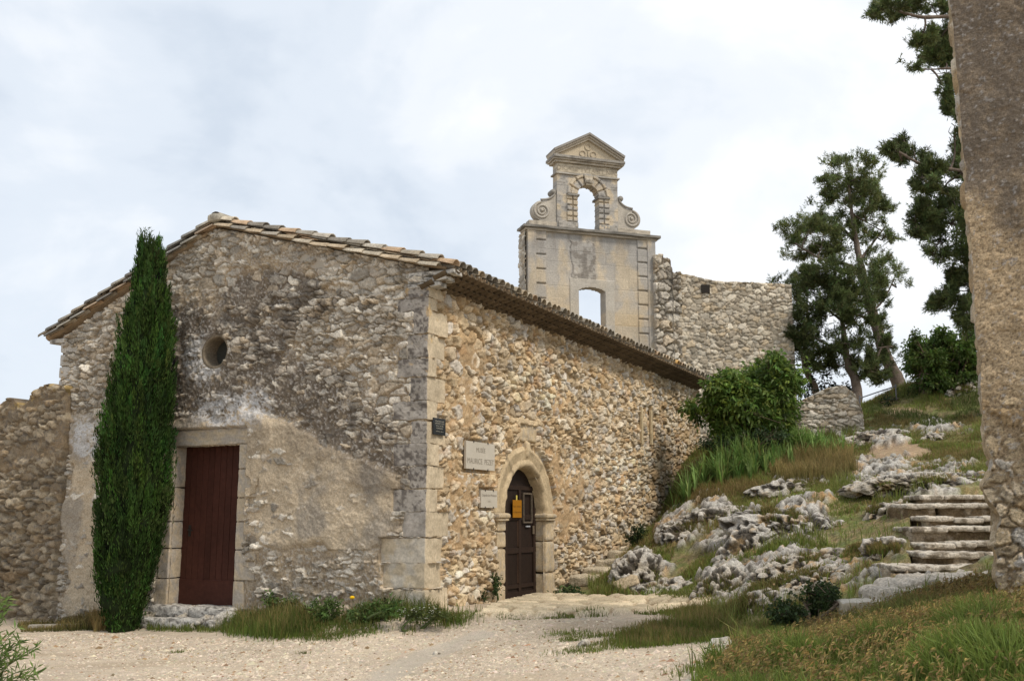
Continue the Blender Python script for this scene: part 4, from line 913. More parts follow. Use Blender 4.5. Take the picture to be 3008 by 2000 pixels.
# tower wall at the right edge
tu = np.concatenate([np.linspace(0, 1.5, 110), np.linspace(1.56, 4.5, 20)]); tt_ = np.linspace(0, 1, 720); TX = 5.335
Ug, Tg = np.meshgrid(tu, tt_); u = Ug.ravel(); z = .2 + Tg.ravel() * 9.0; Q = gridq(130, 720)
DT = np.array([.87, -.493, 0]); NT = np.array([-.493, -.87, 0]); OT = np.array([TX, 11.5, 0])
n0 = fbm(uv3(u, z, 2.2), 4, 621); n1 = fbm(uv3(u, z, 7), 4, 622); n2 = fbm(uv3(u, z, 24), 4, 623)
lev = np.clip(.30 + .75 * sst(1.5, 3.0, z + (n0 - .5) * 1.2), .1, 1.3)
h, c, st_, _ = masonry(u, z, 624, .21, .16, lev, ST_TAN * .92, (.38, .285, .18), .07)
h = h + .016 * (n1 - .5) + .016 * (n2 - .5)
plast = sst(.8, 1.0, lev)
c = mixc(c, np.array([.47, .355, .225]) * (.75 + .5 * n1)[:, None], plast)
n3 = fbm(uv3(u, z, 55), 3, 629); c = mixc(c, c * .42, sst(.42, .30, n3) * .8); c = mixc(c, c * 1.35, sst(.62, .74, n3) * .6); h = h + .022 * (n3 - .5)
dk = sst(4.7, 5.5, z + (n0 - .5) * 2.2) * sst(9.5, 7.4, z + (n0 - .5) * 2)
c = mixc(c, (.13, .105, .08), dk * sst(.34, .54, n1 * .5 + n2 * .5) * .9); c = mixc(c, (.19, .155, .12), dk * .75)
c = mixc(c, (.48, .46, .44), sst(.66, .74, n2) * .5)
ch_ = rubble(u, z, .22, .26, 626); c = mixc(c, (.40, .13, .05), (ch_[1][0] > .94) * sst(.55, .75, ch_[0]) * sst(6, 5, z)); c = mixc(c, (.55, .50, .44), (ch_[1][0] < .06) * sst(.5, .7, ch_[0]))
lean = .05 * (n0 - .5)
edge = u < .02
P_ = OT + (u + np.where(u < .08, (fbm(uv3(z * 0, z, 3.5), 4, 627) - .5) * .07 * (1 - u / .08) * (1 + 3 * sst(2.6, 1.6, z)), 0))[:, None] * DT + z[:, None] * Z + (h - .02)[:, None] * NT
tower = thing('tower_wall', OT + .8 * DT + .5 * Z, 'tall roughcast stone wall filling the right edge, its lower courses bare', 'wall')
mk('roughcast_face', P_, Q, 'roughcast', tower, c, True)
us = np.linspace(0, 2.2, 60); Ug, Tg = np.meshgrid(us, np.linspace(0, 1, 300)); u = Ug.ravel(); z = .2 + Tg.ravel() * 9.0
h, c, _, _ = masonry(u, z, 628, .22, .16, np.full_like(u, .6), ST_TAN * .9, (.38, .285, .18), .06)
sh = (fbm(uv3(z * 0, z, 3.5), 4, 627) - .5) * .07 * (1 + 3 * sst(2.6, 1.6, z))
mk('return_face', OT + z[:, None] * Z + (sh * np.clip(1 - u / .4, 0, 1) - h * sst(0, .1, u))[:, None] * DT - (u - .0)[:, None] * NT, gridq(60, 300)[:, ::-1], 'roughcast', tower, c, True)
v, q = box_np(OT + 2.4 * DT - 1.25 * NT + 4.6 * Z, DT, -NT, Z, 2.1, 1.05, 4.55); mk('wall_mass', v, q, 'roughcast', tower, (.38, .285, .18))

# ------------------------------------------------------------------ vegetation
def unit(v): return v / (np.linalg.norm(v, axis=-1, keepdims=True) + 1e-9)
def rdir(n):
    return unit(rng.normal(size=(n, 3)))
def leaves(acc, P, D, L, Wd, col, fold=.25, droop=.15):
    """one pointed leaf per point: kite of two triangles folded on the midrib"""
    n = len(P); D = unit(D); Nn = unit(np.cross(D, rdir(n))); S_ = np.cross(D, Nn); L = np.broadcast_to(L, (n,))[:, None]; Wd = np.broadcast_to(Wd, (n,))[:, None]
    m = P + D * L * .45; tip = P + D * L - Z * L * droop
    v = np.stack([P, m + S_ * Wd + Nn * Wd * fold, tip, m - S_ * Wd + Nn * Wd * fold], 1).reshape(-1, 3)
    i = np.arange(n)[:, None] * 4
    acc.add(v, None, np.concatenate([i + [0, 1, 2], i + [0, 2, 3]]), np.repeat(col, 4, 0))
def blades(acc, P, H, Wd, lean, col, tipcol=None, az=None):
    """grass blades: base pair, mid pair, tip"""
    n = len(P); az = rng.uniform(0, 2 * np.pi, n) if az is None else az; d = np.stack([np.cos(az), np.sin(az), 0 * az], 1); s = np.stack([-d[:, 1], d[:, 0], 0 * az], 1)
    H = np.broadcast_to(H, (n,))[:, None]; Wd = np.broadcast_to(Wd, (n,))[:, None]; lean = np.broadcast_to(lean, (n,))[:, None]
    fa_ = rng.uniform(0, np.pi, n); s = np.stack([np.cos(fa_), np.sin(fa_), 0 * fa_], 1)
    m = P + Z * H * .55 + d * H * lean * .3; tip = P + Z * H * (1 - .35 * lean) + d * H * lean
    v = np.stack([P - s * Wd, P + s * Wd, m - s * Wd * .75, m + s * Wd * .75, tip], 1).reshape(-1, 3)
    tipcol = col if tipcol is None else tipcol
    c = np.stack([col, col, col * .5 + tipcol * .5, col * .5 + tipcol * .5, tipcol], 1).reshape(-1, 3)
    i = np.arange(n)[:, None] * 5
    acc.add(v, None, np.concatenate([i + [0, 1, 3], i + [0, 3, 2], i + [2, 3, 4]]), c)
def ellpts(n, c, r, shell=.55):
    d = rdir(n); q = (rng.uniform(0, 1, n) * (1 - shell ** 3) + shell ** 3) ** (1 / 3)
    return np.asarray(c) + d * np.asarray(r) * q[:, None], d
# ---- cypress
YC = 18.2; base = dep(283, 1440, YC); base[2] = zt(base[0], YC) - .08
cyp = thing('cypress', base, 'dark green columnar cypress standing against the gable beside the red door', 'cypress tree')
env = [(1442, 240, 325), (1415, 224, 338), (1380, 214, 348), (1300, 210, 372), (1200, 210, 394), (1100, 211, 399), (1030, 219, 402), (980, 236, 400), (930, 242, 404), (880, 252, 406), (800, 268, 404), (740, 283, 402), (680, 292, 394), (620, 300, 386), (590, 304, 374), (560, 313, 358), (540, 325, 348), (522, 336, 340)]
E_ = np.array([[*(dep(l, y, YC)[[0, 2]]), dep(r, y, YC)[0]] for y, l, r in env])       # x_left, z, x_right
ez = E_[:, 1]; exl = E_[:, 0]; exr = E_[:, 2]
def cyl_at(zq): return np.interp(zq, ez, exl), np.interp(zq, ez, exr)
nC = 1500; zc = base[2] + (ez[-1] - .62 - base[2]) * rng.uniform(0, 1, nC) ** 1.12; l_, r_ = cyl_at(zc); cx_ = (l_ + r_) / 2; hw = np.maximum((r_ - l_) / 2 - .09, .02)
an = rng.uniform(0, 2 * np.pi, nC); rad = rng.uniform(.72, .96, nC)
lump = .68 + .50 * fbm(np.stack([np.cos(an) * 2.6, np.sin(an) * 2.6, zc * .55], 1), 3, 701); lump = lump * np.interp(zc, [ez[-1] - 2.4, ez[-1] - .6], [1, .35])
CP = np.stack([cx_ + np.cos(an) * hw * rad * lump, YC + np.sin(an) * np.minimum(hw, .85) * rad * lump, zc], 1)
acc = Acc(); per = 62
cd = unit(np.stack([np.cos(an) * .22, np.sin(an) * .22, np.ones(nC)], 1)); Lc = rng.uniform(.28, .62, nC) * np.interp(zc, [base[2], ez[-1] - 1, ez[-1]], [1, 1, .55])
tpar = rng.uniform(0, 1, (nC, per)); jit = rng.normal(0, 1, (nC, per, 3)) * np.array([.055, .055, .05])
PP = CP[:, None] + cd[:, None] * (tpar * Lc[:, None])[..., None] + jit * (1.05 - tpar * .85)[..., None]
DD_ = unit(cd[:, None] + rng.normal(0, .38, (nC, per, 3)) * (1.1 - tpar)[..., None])
cc = np.repeat(vary(nC, (.044, .086, .018), .34, .12)[:, None], per, 1).reshape(-1, 3) * (1 + rng.normal(0, .12, (nC * per, 1)))
leaves(acc, PP.reshape(-1, 3), DD_.reshape(-1, 3), rng.uniform(.045, .105, nC * per), rng.uniform(.006, .013, nC * per), np.clip(cc, .004, 1), .4, -.02)
nT = 110                                                       # wispy top and stray shoots
zt_ = ez[-1] - .24 - rng.uniform(0, 1, nT) ** 1.2; l_, r_ = cyl_at(zt_)
q = np.stack([(l_ + r_) / 2 + rng.uniform(-1, 1, nT) * ((r_ - l_) / 2 * .75), YC + rng.normal(0, .08, nT), zt_], 1)
for k in range(7): leaves(acc, q + np.array([0, 0, .035 * k]), unit(np.array([0, 0, 1.]) + rng.normal(0, .5, (nT, 3))), .08, .008, vary(nT, (.06, .085, .035), .2), .3, 0)
acc.build('foliage', 'needle', cyp)
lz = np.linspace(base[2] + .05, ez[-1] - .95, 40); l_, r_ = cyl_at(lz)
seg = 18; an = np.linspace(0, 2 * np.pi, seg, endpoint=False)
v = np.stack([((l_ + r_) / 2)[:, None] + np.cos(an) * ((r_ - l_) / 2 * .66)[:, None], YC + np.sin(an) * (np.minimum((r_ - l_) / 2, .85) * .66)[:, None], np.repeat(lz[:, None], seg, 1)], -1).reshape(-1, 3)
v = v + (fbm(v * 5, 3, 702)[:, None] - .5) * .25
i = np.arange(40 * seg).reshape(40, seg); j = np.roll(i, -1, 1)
mk('light_block_core', v, np.stack([i[:-1], j[:-1], j[1:], i[1:]], -1).reshape(-1, 4), 'needle', cyp, (.018, .030, .009), True)  # solid dark core added inside the foliage to block light
v, q = tube([base, base + Z * .5, base + Z * 1.2], [.14, .11, .08], 9, .05); mk('trunk', v, q, 'bark', cyp, (.14, .11, .085), True)
# ---- pines
def tree_limbs(acc, root, pads, n_sub, r0, col, seed):
    """twigs from the nearest limb point out into every foliage pad"""
    r2 = np.random.default_rng(seed)
    for c, r in pads:
        k = np.argmin(np.linalg.norm(root - np.asarray(c), axis=1) + np.maximum(0, root[:, 2] - c[2]) * .6); s = root[k]
        mid = (s + c) / 2 + r2.normal(0, .12, 3) - Z * .12
        pth = smooth_path([s, mid, c], 9); v, q = tube(pth, np.linspace(r0, r0 * .4, 9), 5, .02); acc.add(v, q, None, col)
        for _ in range(n_sub):
            e = c + r2.normal(0, .55, 3) * r; st_ = pth[r2.integers(4, 9)]
            v, q = tube(smooth_path([st_, (st_ + e) / 2 + r2.normal(0, .06, 3), e], 5), np.linspace(r0 * .45, r0 * .12, 5), 4); acc.add(v, q, None, col)
def pine(label, trunk, rads, limbs, pads, Y, group, green=(.085, .108, .042), dens=1.0, seed=1, tuft=.15, needles=15, bark=(.17, .135, .11), extra=3, nm='pine_tree'):
    tp = np.array([dep(x, y, Y) for x, y in trunk]); g0 = tp[0].copy()
    root = thing(nm, g0, label, 'pine tree', group); wood = Acc(); sk = []
    path = smooth_path(tp, 40); v, q = tube(path, np.interp(np.linspace(0, 1, 40), np.linspace(0, 1, len(rads)), rads), 10, .05, seed); mk('trunk', v, q, 'bark', root, np.array(bark) * (.6 + .8 * fbm(v * np.array([6, 6, 2]), 3, seed))[:, None], True); sk.append(path[10:])
    for lp, lr in limbs:
        pth = smooth_path(np.array([dep(x, y, Y + dy) for x, y, dy in lp]), 18); v, q = tube(pth, np.linspace(lr, lr * .4, 18), 7, .03, seed); wood.add(v, q, None, np.array(bark) * .9); sk.append(pth)
    sk = np.concatenate(sk); m = KD / FPX * Y
    r2 = np.random.default_rng(seed + 50)
    P_ = [(dep(x, y, Y + r2.uniform(-.9, .9)), np.array([rx * m, min(max(rx, ry) * m * .9, 1.5), ry * m])) for x, y, rx, ry in pads]
    tree_limbs(wood, sk, P_, extra, .035, np.array(bark) * .8, seed)
    fol = Acc()
    for c, r in P_:
        vol = r[0] * r[1] * r[2]; n = int(dens * (110 + 400 * vol ** .62))
        n = int(n * 1.15); p, d = ellpts(n, c, r * 1.12, .2)
        p = p + (np.stack([vn(p * 1.6, seed), vn(p * 1.6, seed + 1), vn(p * 1.6, seed + 2)], 1) - .5) * .9
        keepf = fbm(p * 3.4, 3, seed + 7) > .54; p = p[keepf]; d = d[keepf]; n = len(p)
        up = unit(d * .8 + Z * .6 + rng.normal(0, .5, (n, 3)))
        dirs = unit(up[:, None] + rng.normal(0, .62, (n, needles, 3))).reshape(-1, 3)
        off = np.repeat(p, needles, 0) + np.repeat(up, needles, 0) * rng.uniform(-.16, .12, (n * needles, 1))
        col = np.repeat(vary(n, green, .28, .08), needles, 0)
        leaves(fol, off, dirs, rng.uniform(.6, 1.1, n * needles) * tuft, .0115, col, .2, 0)
    wood.build('branches', 'bark', root, True); fol.build('crown', 'needle', root)
    return root
GP = 'pines on the slope'
pine('tall leaning pine with a high rounded crown, the full tree in the open sky', [(2082, 915), (2062, 865), (2040, 820), (2015, 740), (1997, 680), (1985, 620), (1972, 560), (1962, 490), (1952, 410)], [.27, .23, .17, .10, .04],
     [([(1992, 650, 0), (1960, 612, -.5), (1890, 595, -.8), (1830, 560, -1)], .07), ([(1980, 600, 0), (2010, 560, .6), (2040, 520, .8)], .06), ([(1972, 560, 0), (1935, 520, .5), (1895, 500, .6)], .06), ([(2000, 690, 0), (1960, 700, .6), (1900, 690, .7)], .05), ([(2005, 720, 0), (2035, 690, .3), (2060, 640, .4)], .05), ([(2012, 740, 0), (1960, 722, -.4), (1910, 728, -.5)], .06)],
     [(1948, 392, 52, 30), (1905, 428, 36, 34), (1995, 432, 44, 36), (1940, 455, 55, 36), (2015, 478, 44, 36), (1985, 505, 55, 32), (1882, 492, 34, 24), (1830, 532, 38, 22), (1895, 540, 52, 28), (1960, 545, 52, 30), (2035, 540, 30, 24), (1838, 575, 42, 18), (1900, 580, 44, 16), (2012, 596, 26, 18), (2040, 622, 34, 20), (2058, 648, 26, 12), (2000, 405, 30, 30), (1925, 400, 34, 34), (1870, 520, 30, 18)], 38.5, GP, seed=11, dens=2.5, green=(.15, .18, .070))
pine('lower dark bushy pine with a forked trunk, under the tall leaning one', [(1970, 945), (1974, 905), (1968, 870), (1955, 845), (1946, 790), (1938, 730), (1930, 660)], [.21, .17, .14, .09, .04],
     [([(1970, 880, 0), (1995, 855, .3), (2015, 830, .4), (2030, 800, .4)], .09), ([(1950, 820, 0), (1900, 790, -.4), (1860, 770, -.6)], .06), ([(1942, 760, 0), (1985, 720, .4)], .05), ([(1940, 740, 0), (1890, 700, .4)], .05)],
     [(1925, 618, 62, 26), (1885, 652, 48, 34), (1950, 655, 60, 38), (2005, 690, 38, 36), (1872, 712, 46, 34), (1930, 712, 56, 34), (1990, 742, 50, 30), (1850, 765, 34, 36), (1900, 785, 50, 30), (1955, 790, 40, 28), (2028, 775, 34, 30), (2000, 845, 50, 20), (1868, 828, 36, 26), (1925, 838, 46, 14), (2048, 800, 26, 34), (1960, 690, 50, 30), (1910, 670, 50, 30), (2030, 840, 30, 22)], 36.5, GP, seed=21, dens=3.6, green=(.105, .13, .05))
pine('slim pine half hidden behind the right end of the rubble wall', [(1884, 925), (1876, 890), (1856, 850), (1850, 815), (1858, 780), (1860, 720)], [.15, .12, .09, .05],
     [([(1856, 850, 0), (1880, 830, .3), (1900, 812, .3)], .04)], [(1842, 690, 26, 34), (1836, 745, 22, 36), (1850, 800, 28, 22), (1792, 646, 26, 9), (1825, 655, 20, 14), (1860, 650, 22, 18)], 38.0, GP, seed=31, dens=1.5, green=(.105, .13, .05))
pine('big pine behind the tower wall, boughs reaching into the frame', [(2330, 900), (2320, 640), (2312, 300), (2300, -60)], [.34, .3, .22, .1],
     [([(2312, 60, 0), (2200, 40, -.3), (2110, 38, -.5), (2030, 10, -.5)], .07), ([(2315, 400, 0), (2230, 395, -.2), (2130, 380, -.4), (2070, 350, -.5)], .07), ([(2310, 30, 0), (2200, -10, .3), (2120, -40, .4)], .06), ([(2318, 520, 0), (2220, 520, .2), (2130, 500, .3)], .06), ([(2316, 180, 0), (2220, 160, .2), (2130, 160, .2)], .05)],
     [(2040, 12, 44, 16), (2100, 38, 44, 20), (2150, 30, 46, 26), (2120, 76, 36, 22), (2165, 88, 40, 34), (2150, 128, 34, 16), (2112, 155, 26, 9), (2175, 150, 26, 34), (2172, 200, 26, 26), (2190, 245, 20, 28), (2198, 290, 18, 26), (2200, 335, 24, 30), (2080, 320, 24, 24), (2062, 345, 22, 16), (2105, 355, 38, 28), (2150, 372, 46, 34), (2195, 390, 42, 44), (2130, 408, 36, 26), (2170, 440, 42, 40), (2205, 470, 36, 46), (2120, 482, 28, 22), (2108, 520, 24, 22), (2150, 520, 40, 34), (2190, 545, 44, 46), (2150, 575, 26, 18), (2215, 600, 40, 40), (2185, 625, 22, 16), (2215, 670, 34, 40), (2178, 690, 28, 20), (2220, 725, 34, 36), (2240, 560, 40, 60), (2250, 660, 40, 60), (2230, 420, 40, 60)], 27.0, GP, seed=41, dens=2.4, tuft=.15, needles=20, green=(.11, .138, .054))
# ---- broadleaf shrubs
def shrub(name, label, pads, Y, leafL, leafW, green, dens, stems, seed, cat='shrub', group=None, droop=.35, stemcol=(.16, .12, .085), tipg=None):
    m = KD / FPX * Y; r2 = np.random.default_rng(seed); P_ = [(dep(x, y, Y + r2.uniform(-.6, .6)), np.array([rx * m, max(rx, ry) * m * .8, ry * m])) for x, y, rx, ry in pads]
    b = [dep(x, y, Y) for x, y in stems]
    for q_ in b: q_[2] = zt(q_[0], q_[1]) - .08
    root = thing(name, b[0], label, cat, group); wood = Acc(); sk = []
    for k, (c, r) in enumerate(P_):
        s = b[k % len(b)]; pth = smooth_path([s, s * .45 + c * .55 + r2.normal(0, .1, 3), c], 10); v, q = tube(pth, np.linspace(.035, .012, 10), 5); wood.add(v, q, None, stemcol)
        for _ in range(8):
            e = c + r2.normal(0, .6, 3) * r; v, q = tube(smooth_path([pth[7], (pth[7] + e) / 2, e], 4), np.linspace(.012, .005, 4), 4); wood.add(v, q, None, stemcol)
    wood.build('stems', 'bark', root, True); fol = Acc()
    for c, r in P_:
        n = int(dens * (r[0] * r[1] * r[2]) ** .66 * 100); p, d = ellpts(n, c, r, .35)
        kf = fbm(p * 2.2, 3, seed + 3) > (.48 if max(r) > .3 else .3); p, d = p[kf], d[kf]; n = len(p); k = 7                  # sprays of k leaves along a twig
        tw = unit(d + rng.normal(0, .5, (n, 3)) + Z * .2); off = np.linspace(-.5, .5, k)
        pp = (p[:, None] + tw[:, None] * (off * leafL * 2.0)[None, :, None]).reshape(-1, 3)
        dd = unit(tw[:, None] * .6 + rng.normal(0, .6, (n, k, 3)) - Z * droop).reshape(-1, 3)
        g_ = np.asarray(green); cl = vary(n, g_, .25, .07)
        if tipg is not None: f2 = (rng.random(n) < .22)[:, None]; cl = np.where(f2, vary(n, tipg, .2, .05), cl)
        leaves(fol, pp, dd, rng.uniform(.7, 1.2, n * k) * leafL, rng.uniform(.8, 1.2, n * k) * leafW, np.repeat(cl, k, 0), .3, droop * .5)
    fol.build('foliage', 'leaf', root)
    return root
rb = np.random.default_rng(77); SIL = ([1578, 1600, 1640, 1650, 1690, 1730, 1765, 1800, 1845, 1850, 1835, 1842, 1815, 1790, 1730, 1660, 1620, 1600, 1582], [965, 935, 905, 880, 862, 848, 832, 828, 838, 862, 890, 930, 960, 985, 1000, 1000, 985, 975, 972])
bc = np.stack([rb.uniform(1580, 1850, 260), rb.uniform(828, 1000, 260)], 1); bc = bc[pin(bc[:, 0], bc[:, 1], *SIL)][:62]
BP = [(x, y, rb.uniform(15, 34), rb.uniform(11, 22)) for x, y in bc] + [(1715, 930, 60, 40), (1770, 920, 50, 38), (1680, 945, 44, 30)]
shrub('leafy_shrub', 'large bright green broadleaf shrub at the far end of the chapel eaves', BP, 26.3, .16, .033, (.115, .185, .038), 10.0, [(1715, 1035), (1740, 1030), (1690, 1040)], 801, tipg=(.19, .25, .045))
shrub('leafy_shrub', 'low grey green shrub in front of the big one, above the irises', [(1660, 1020, 46, 18), (1730, 1010, 50, 18), (1780, 1000, 36, 14)], 25.6, .10, .022, (.055, .085, .035), 8, [(1680, 1050), (1740, 1040)], 811)
SIL = ([2085, 2095, 2115, 2150, 2170, 2200, 2230, 2260, 2260, 2230, 2180, 2140, 2105], [880, 820, 780, 800, 770, 760, 770, 745, 900, 905, 905, 900, 900])
bc = np.stack([rb.uniform(2085, 2265, 200), rb.uniform(745, 905, 200)], 1); bc = bc[pin(bc[:, 0], bc[:, 1], *SIL)][:60]
shrub('leafy_shrub', 'rounded green shrub with sky behind, left of the tower wall', [(x, y, rb.uniform(18, 32), rb.uniform(16, 28)) for x, y in bc] + [(2108, 775, 10, 12)], 30.0, .12, .030, (.085, .140, .030), 12, [(2165, 925), (2200, 920), (2120, 920)], 821, tipg=(.12, .17, .035))
shrub('leafy_shrub', 'small dark evergreen bush at the foot of the leaning pine', [(2060, 905, 24, 14), (2085, 910, 24, 16), (2045, 920, 16, 10)], 30.5, .08, .02, (.03, .05, .016), 9, [(2070, 930)], 831)
shrub('leafy_shrub', 'dark scrub bush behind the sloping wall, between the pine trunks', [(1900, 880, 44, 24), (1865, 895, 34, 22), (1935, 895, 34, 20)], 37.0, .10, .03, (.020, .032, .012), 9, [(1900, 925)], 841)
shrub('leafy_shrub', 'dark green small leaved bush beside the squared stone block', [(1850, 1385, 50, 34), (1890, 1370, 38, 34), (1812, 1412, 42, 24), (1885, 1410, 44, 30), (1910, 1385, 20, 40)], 14.2, .055, .017, (.050, .078, .024), 26, [(1860, 1450), (1890, 1445)], 851)
# weeds at the foot of the walls
def weed(label, pads, Y, seed, green=(.10, .155, .040), L=.07, W=.014, dens=20, stems=None):
    return shrub('weed', label, pads, Y, L, W, green, dens, stems or [(pads[0][0], pads[0][1] + pads[0][3])], seed, 'weed', None, .1, (.10, .13, .05))
weed('bushy weed growing against the chapel wall left of the arched door', [(1125, 1362, 28, 24), (1140, 1348, 14, 20), (1112, 1375, 18, 14)], 18.6, 861, (.045, .075, .022))
weed('leafy weed at the foot of the right door jamb', [(1290, 1370, 20, 12), (1315, 1362, 24, 12)], 19.9, 862, (.05, .09, .03))
weed('small weed in the nook between chapel wall and rock', [(1395, 1310, 14, 18)], 22.2, 863, (.045, .075, .022))
weed('dark weed on the chapel wall above the pale boulder', [(1470, 1225, 18, 18), (1455, 1240, 14, 10)], 23.3, 864, (.035, .06, .02))
weed('tall bushy weed clump below the red door, its right side', [(640, 1405, 38, 22), (665, 1400, 30, 24), (620, 1390, 8, 26), (600, 1420, 30, 14)], 17.2, 865)
weed('weed clump with tall seed stalks near the middle of the gable', [(740, 1410, 36, 24), (765, 1408, 22, 26)], 16.7, 866)
weed('broad leaved weed at the corner end of the gable', [(830, 1415, 26, 18), (870, 1405, 24, 20), (905, 1400, 20, 22)], 16.2, 867)
weed('yellow green weed hugging the corner quoins', [(960, 1415, 26, 14), (1010, 1415, 24, 12)], 15.9, 868, (.09, .115, .03))
# ---- scatter helpers for grass
def area(poly, n, Ymin=6, Ymax=34):
    """n points spread evenly over the real ground inside a surveyed outline"""
    W_ = np.array([hit(x, y, Ymin, Ymax)[:2] for x, y in poly]); lo_, hi_ = W_.min(0), W_.max(0); out = np.zeros((0, 2))
    for _ in range(60):
        p = lo_ + rng.random((n * 2, 2)) * (hi_ - lo_); out = np.concatenate([out, p[pin(p[:, 0], p[:, 1], W_[:, 0], W_[:, 1])]])
        if len(out) >= n: break
    out = out[:n]; return np.concatenate([out, zt(out[:, 0], out[:, 1])[:, None] - .01], 1)
def clump(P, sc, thr, seed): return P[fbm(P * sc, 3, seed) > thr]
def grass(name, parts, mat='blade'):
    a = Acc()
    for P, H, Wd, lean, col, tip in parts:
        n = len(P)
        if n: blades(a, P, rng.uniform(.5, 1.2, n) * H * (.35 + 1.3 * sst(.30, .70, fbm(P * 1.1, 4, 88))), Wd * rng.uniform(.7, 1.3, n), rng.uniform(.1, 1, n) * lean, vary(n, col, .22, .07), None if tip is None else vary(n, tip, .2, .06))
    return setp(a.build(name, mat, None, origin=False), kind='stuff')
GR = (.15, .205, .040); GD = (.15, .21, .042); DRY = (.30, .22, .09); OLV = (.16, .155, .048); RUST = (.34, .25, .095)
FG = [(1600, 1660), (1640, 1560), (1700, 1510), (1780, 1480), (1860, 1448), (1990, 1425), (2080, 1395), (2200, 1362), (2290, 1345), (2420, 1345), (2420, 1660)]
P = area(FG, 70000, 5, 16); P = P + rng.normal(0, .08, P.shape) * [1, 1, 0]; P[:, 2] = zt(P[:, 0], P[:, 1]) - .01; wet = fbm(P * .7, 3, 901); lft = sst(6.2, 3.2, P[:, 0] + (wet - .5) * 3)
isg = rng.random(len(P)) < .5 + .5 * lft
heads = P[(rng.random(len(P)) < .34 * (1.12 - lft))]
sk = np.where(P[:, 1] > 11.2, .6, 1.0); nr_ = P[:, 1] < 11.2
g1 = grass('grass', [(P[isg & nr_], .27, .0075, .8, GR, (.17, .22, .05)), (P[~isg & nr_], .24, .0062, .8, OLV, DRY), (P[isg & ~nr_], .15, .0065, .7, GR, (.17, .22, .05)), (P[~isg & ~nr_], .15, .0055, .7, OLV, DRY)])
a = Acc(); n = len(heads); hh = rng.uniform(.18, .36, n) * np.where(heads[:, 1] > 11.2, .6, 1); az = rng.uniform(-.6, 1.2, n); ln = rng.uniform(.1, .5, n)
blades(a, heads, hh, .0022, ln, vary(n, OLV, .2), vary(n, DRY, .2), az)
d = np.stack([np.cos(az), np.sin(az), 0 * az], 1); tip = heads + Z * (hh * (1 - .35 * ln))[:, None] + d * (hh * ln)[:, None]
for k in range(4): leaves(a, tip - (d * .3 + Z * .7) * .012 * k, unit(d * .7 + Z * .6 + rng.normal(0, .35, (n, 3))), rng.uniform(.04, .075, n), .006, vary(n, RUST if k < 2 else DRY, .25, .08), .5, .2)
setp(a.build('dry_grass', 'blade', None, origin=False), kind='stuff')
# verge along the gable and the cypress foot
VG = [(520, 1440), (600, 1420), (760, 1425), (880, 1418), (985, 1410), (1080, 1412), (1095, 1426), (1000, 1448), (880, 1462), (750, 1474), (640, 1470), (540, 1458)]
P = area(VG, 17000, 12, 20); P = clump(P, 1.7, .40, 908); P = P + rng.normal(0, .10, P.shape) * [1, 1, 0]; P[:, 2] = zt(P[:, 0], P[:, 1]) - .01; VL = area([(40, 1440), (210, 1430), (235, 1450), (150, 1454), (50, 1456)], 2500, 12, 24); VC = area([(330, 1440), (520, 1440), (530, 1458), (430, 1456), (340, 1452)], 1200, 12, 22)
pavg = area([(1095, 1424), (1420, 1410), (1600, 1398), (1610, 1405), (1430, 1420), (1120, 1432)], 2200, 12, 22); pavg = clump(pavg, 1.6, .52, 911)
grass('grass', [(P, .19, .0055, .6, GD, (.12, .15, .035)), (P[::7], .30, .004, .4, OLV, DRY), (VL, .22, .006, .6, (.075, .09, .025), DRY), (VC, .12, .005, .6, GD, OLV), (pavg, .06, .005, .7, GD, OLV), (area([(200, 1432), (235, 1430), (250, 1452), (215, 1456)], 700, 12, 24), .3, .005, .5, DRY, (.35, .24, .09))])
# grass running into the gravel below the rocks
PT = [(1420, 1478), (1480, 1440), (1540, 1408), (1640, 1402), (1720, 1440), (1860, 1440), (1800, 1465), (1690, 1470), (1620, 1478), (1560, 1482), (1500, 1488), (1440, 1492)]
P = clump(area(PT, 24000, 8, 20), 1.3, .43, 921); P = P + rng.normal(0, .12, P.shape) * [1, 1, 0]; P[:, 2] = zt(P[:, 0], P[:, 1]) - .01; spots = []
for x, y, r_, n in ((1305, 1462, .20, 300), (1322, 1471, .14, 200), (1385, 1465, .16, 220), (1440, 1447, .12, 160), (1395, 1484, .22, 260), (1350, 1500, .25, 300), (1650, 1530, .22, 260), (1620, 1545, .2, 200), (1480, 1475, .2, 240), (410, 1502, .07, 60), (700, 1505, .05, 40), (1320, 1475, .08, 80), (1360, 1415, .12, 120)):
    c = hit(x, y); q = rng.normal(0, 1, (n, 2)) * [r_, r_ * .55] + c[:2]; spots.append(np.concatenate([q, zt(q[:, 0], q[:, 1])[:, None] - .01], 1))
spots = np.concatenate(spots)
grass('grass', [(P, .10, .0055, .6, GR, (.15, .17, .04)), (P[::5], .17, .004, .4, OLV, DRY), (spots, .065, .005, .7, GD, OLV)])
# hillside: short patchy grass wherever there is no rock, taller tufts in places
def hillgrass(n, box, keepf):
    p = np.array([box[0], box[1]]) + rng.random((n, 2)) * [box[2] - box[0], box[3] - box[1]]
    X, Y = p[:, 0], p[:, 1]; rk_ = tfield(rock, X, Y); dr_ = tfield(dirt, X, Y); ih = tfield(ishill.astype(float), X, Y)
    P = np.concatenate([p, zt(X, Y)[:, None] - .015], 1); s_ = (P - O)
    k = (ih > .5) & (rng.random(n) > rk_ * 1.15 + .02) & (dr_ < .5) & ~((X > 4.7) & (Y > 13.0) & (Y < 15.9) & (rng.random(n) < .85)) & ~((X > 5.7) & (Y > 14.5) & (Y < 20.2) & (rng.random(n) < .93)) & ~((s_ @ U > -.05) & (s_ @ V < BL + .3)) & keepf(P); return P[k]
hp1 = hillgrass(300000, (1.5, 12, 12.5, 32), lambda P: fbm(P * 1.4, 3, 931) > .40)
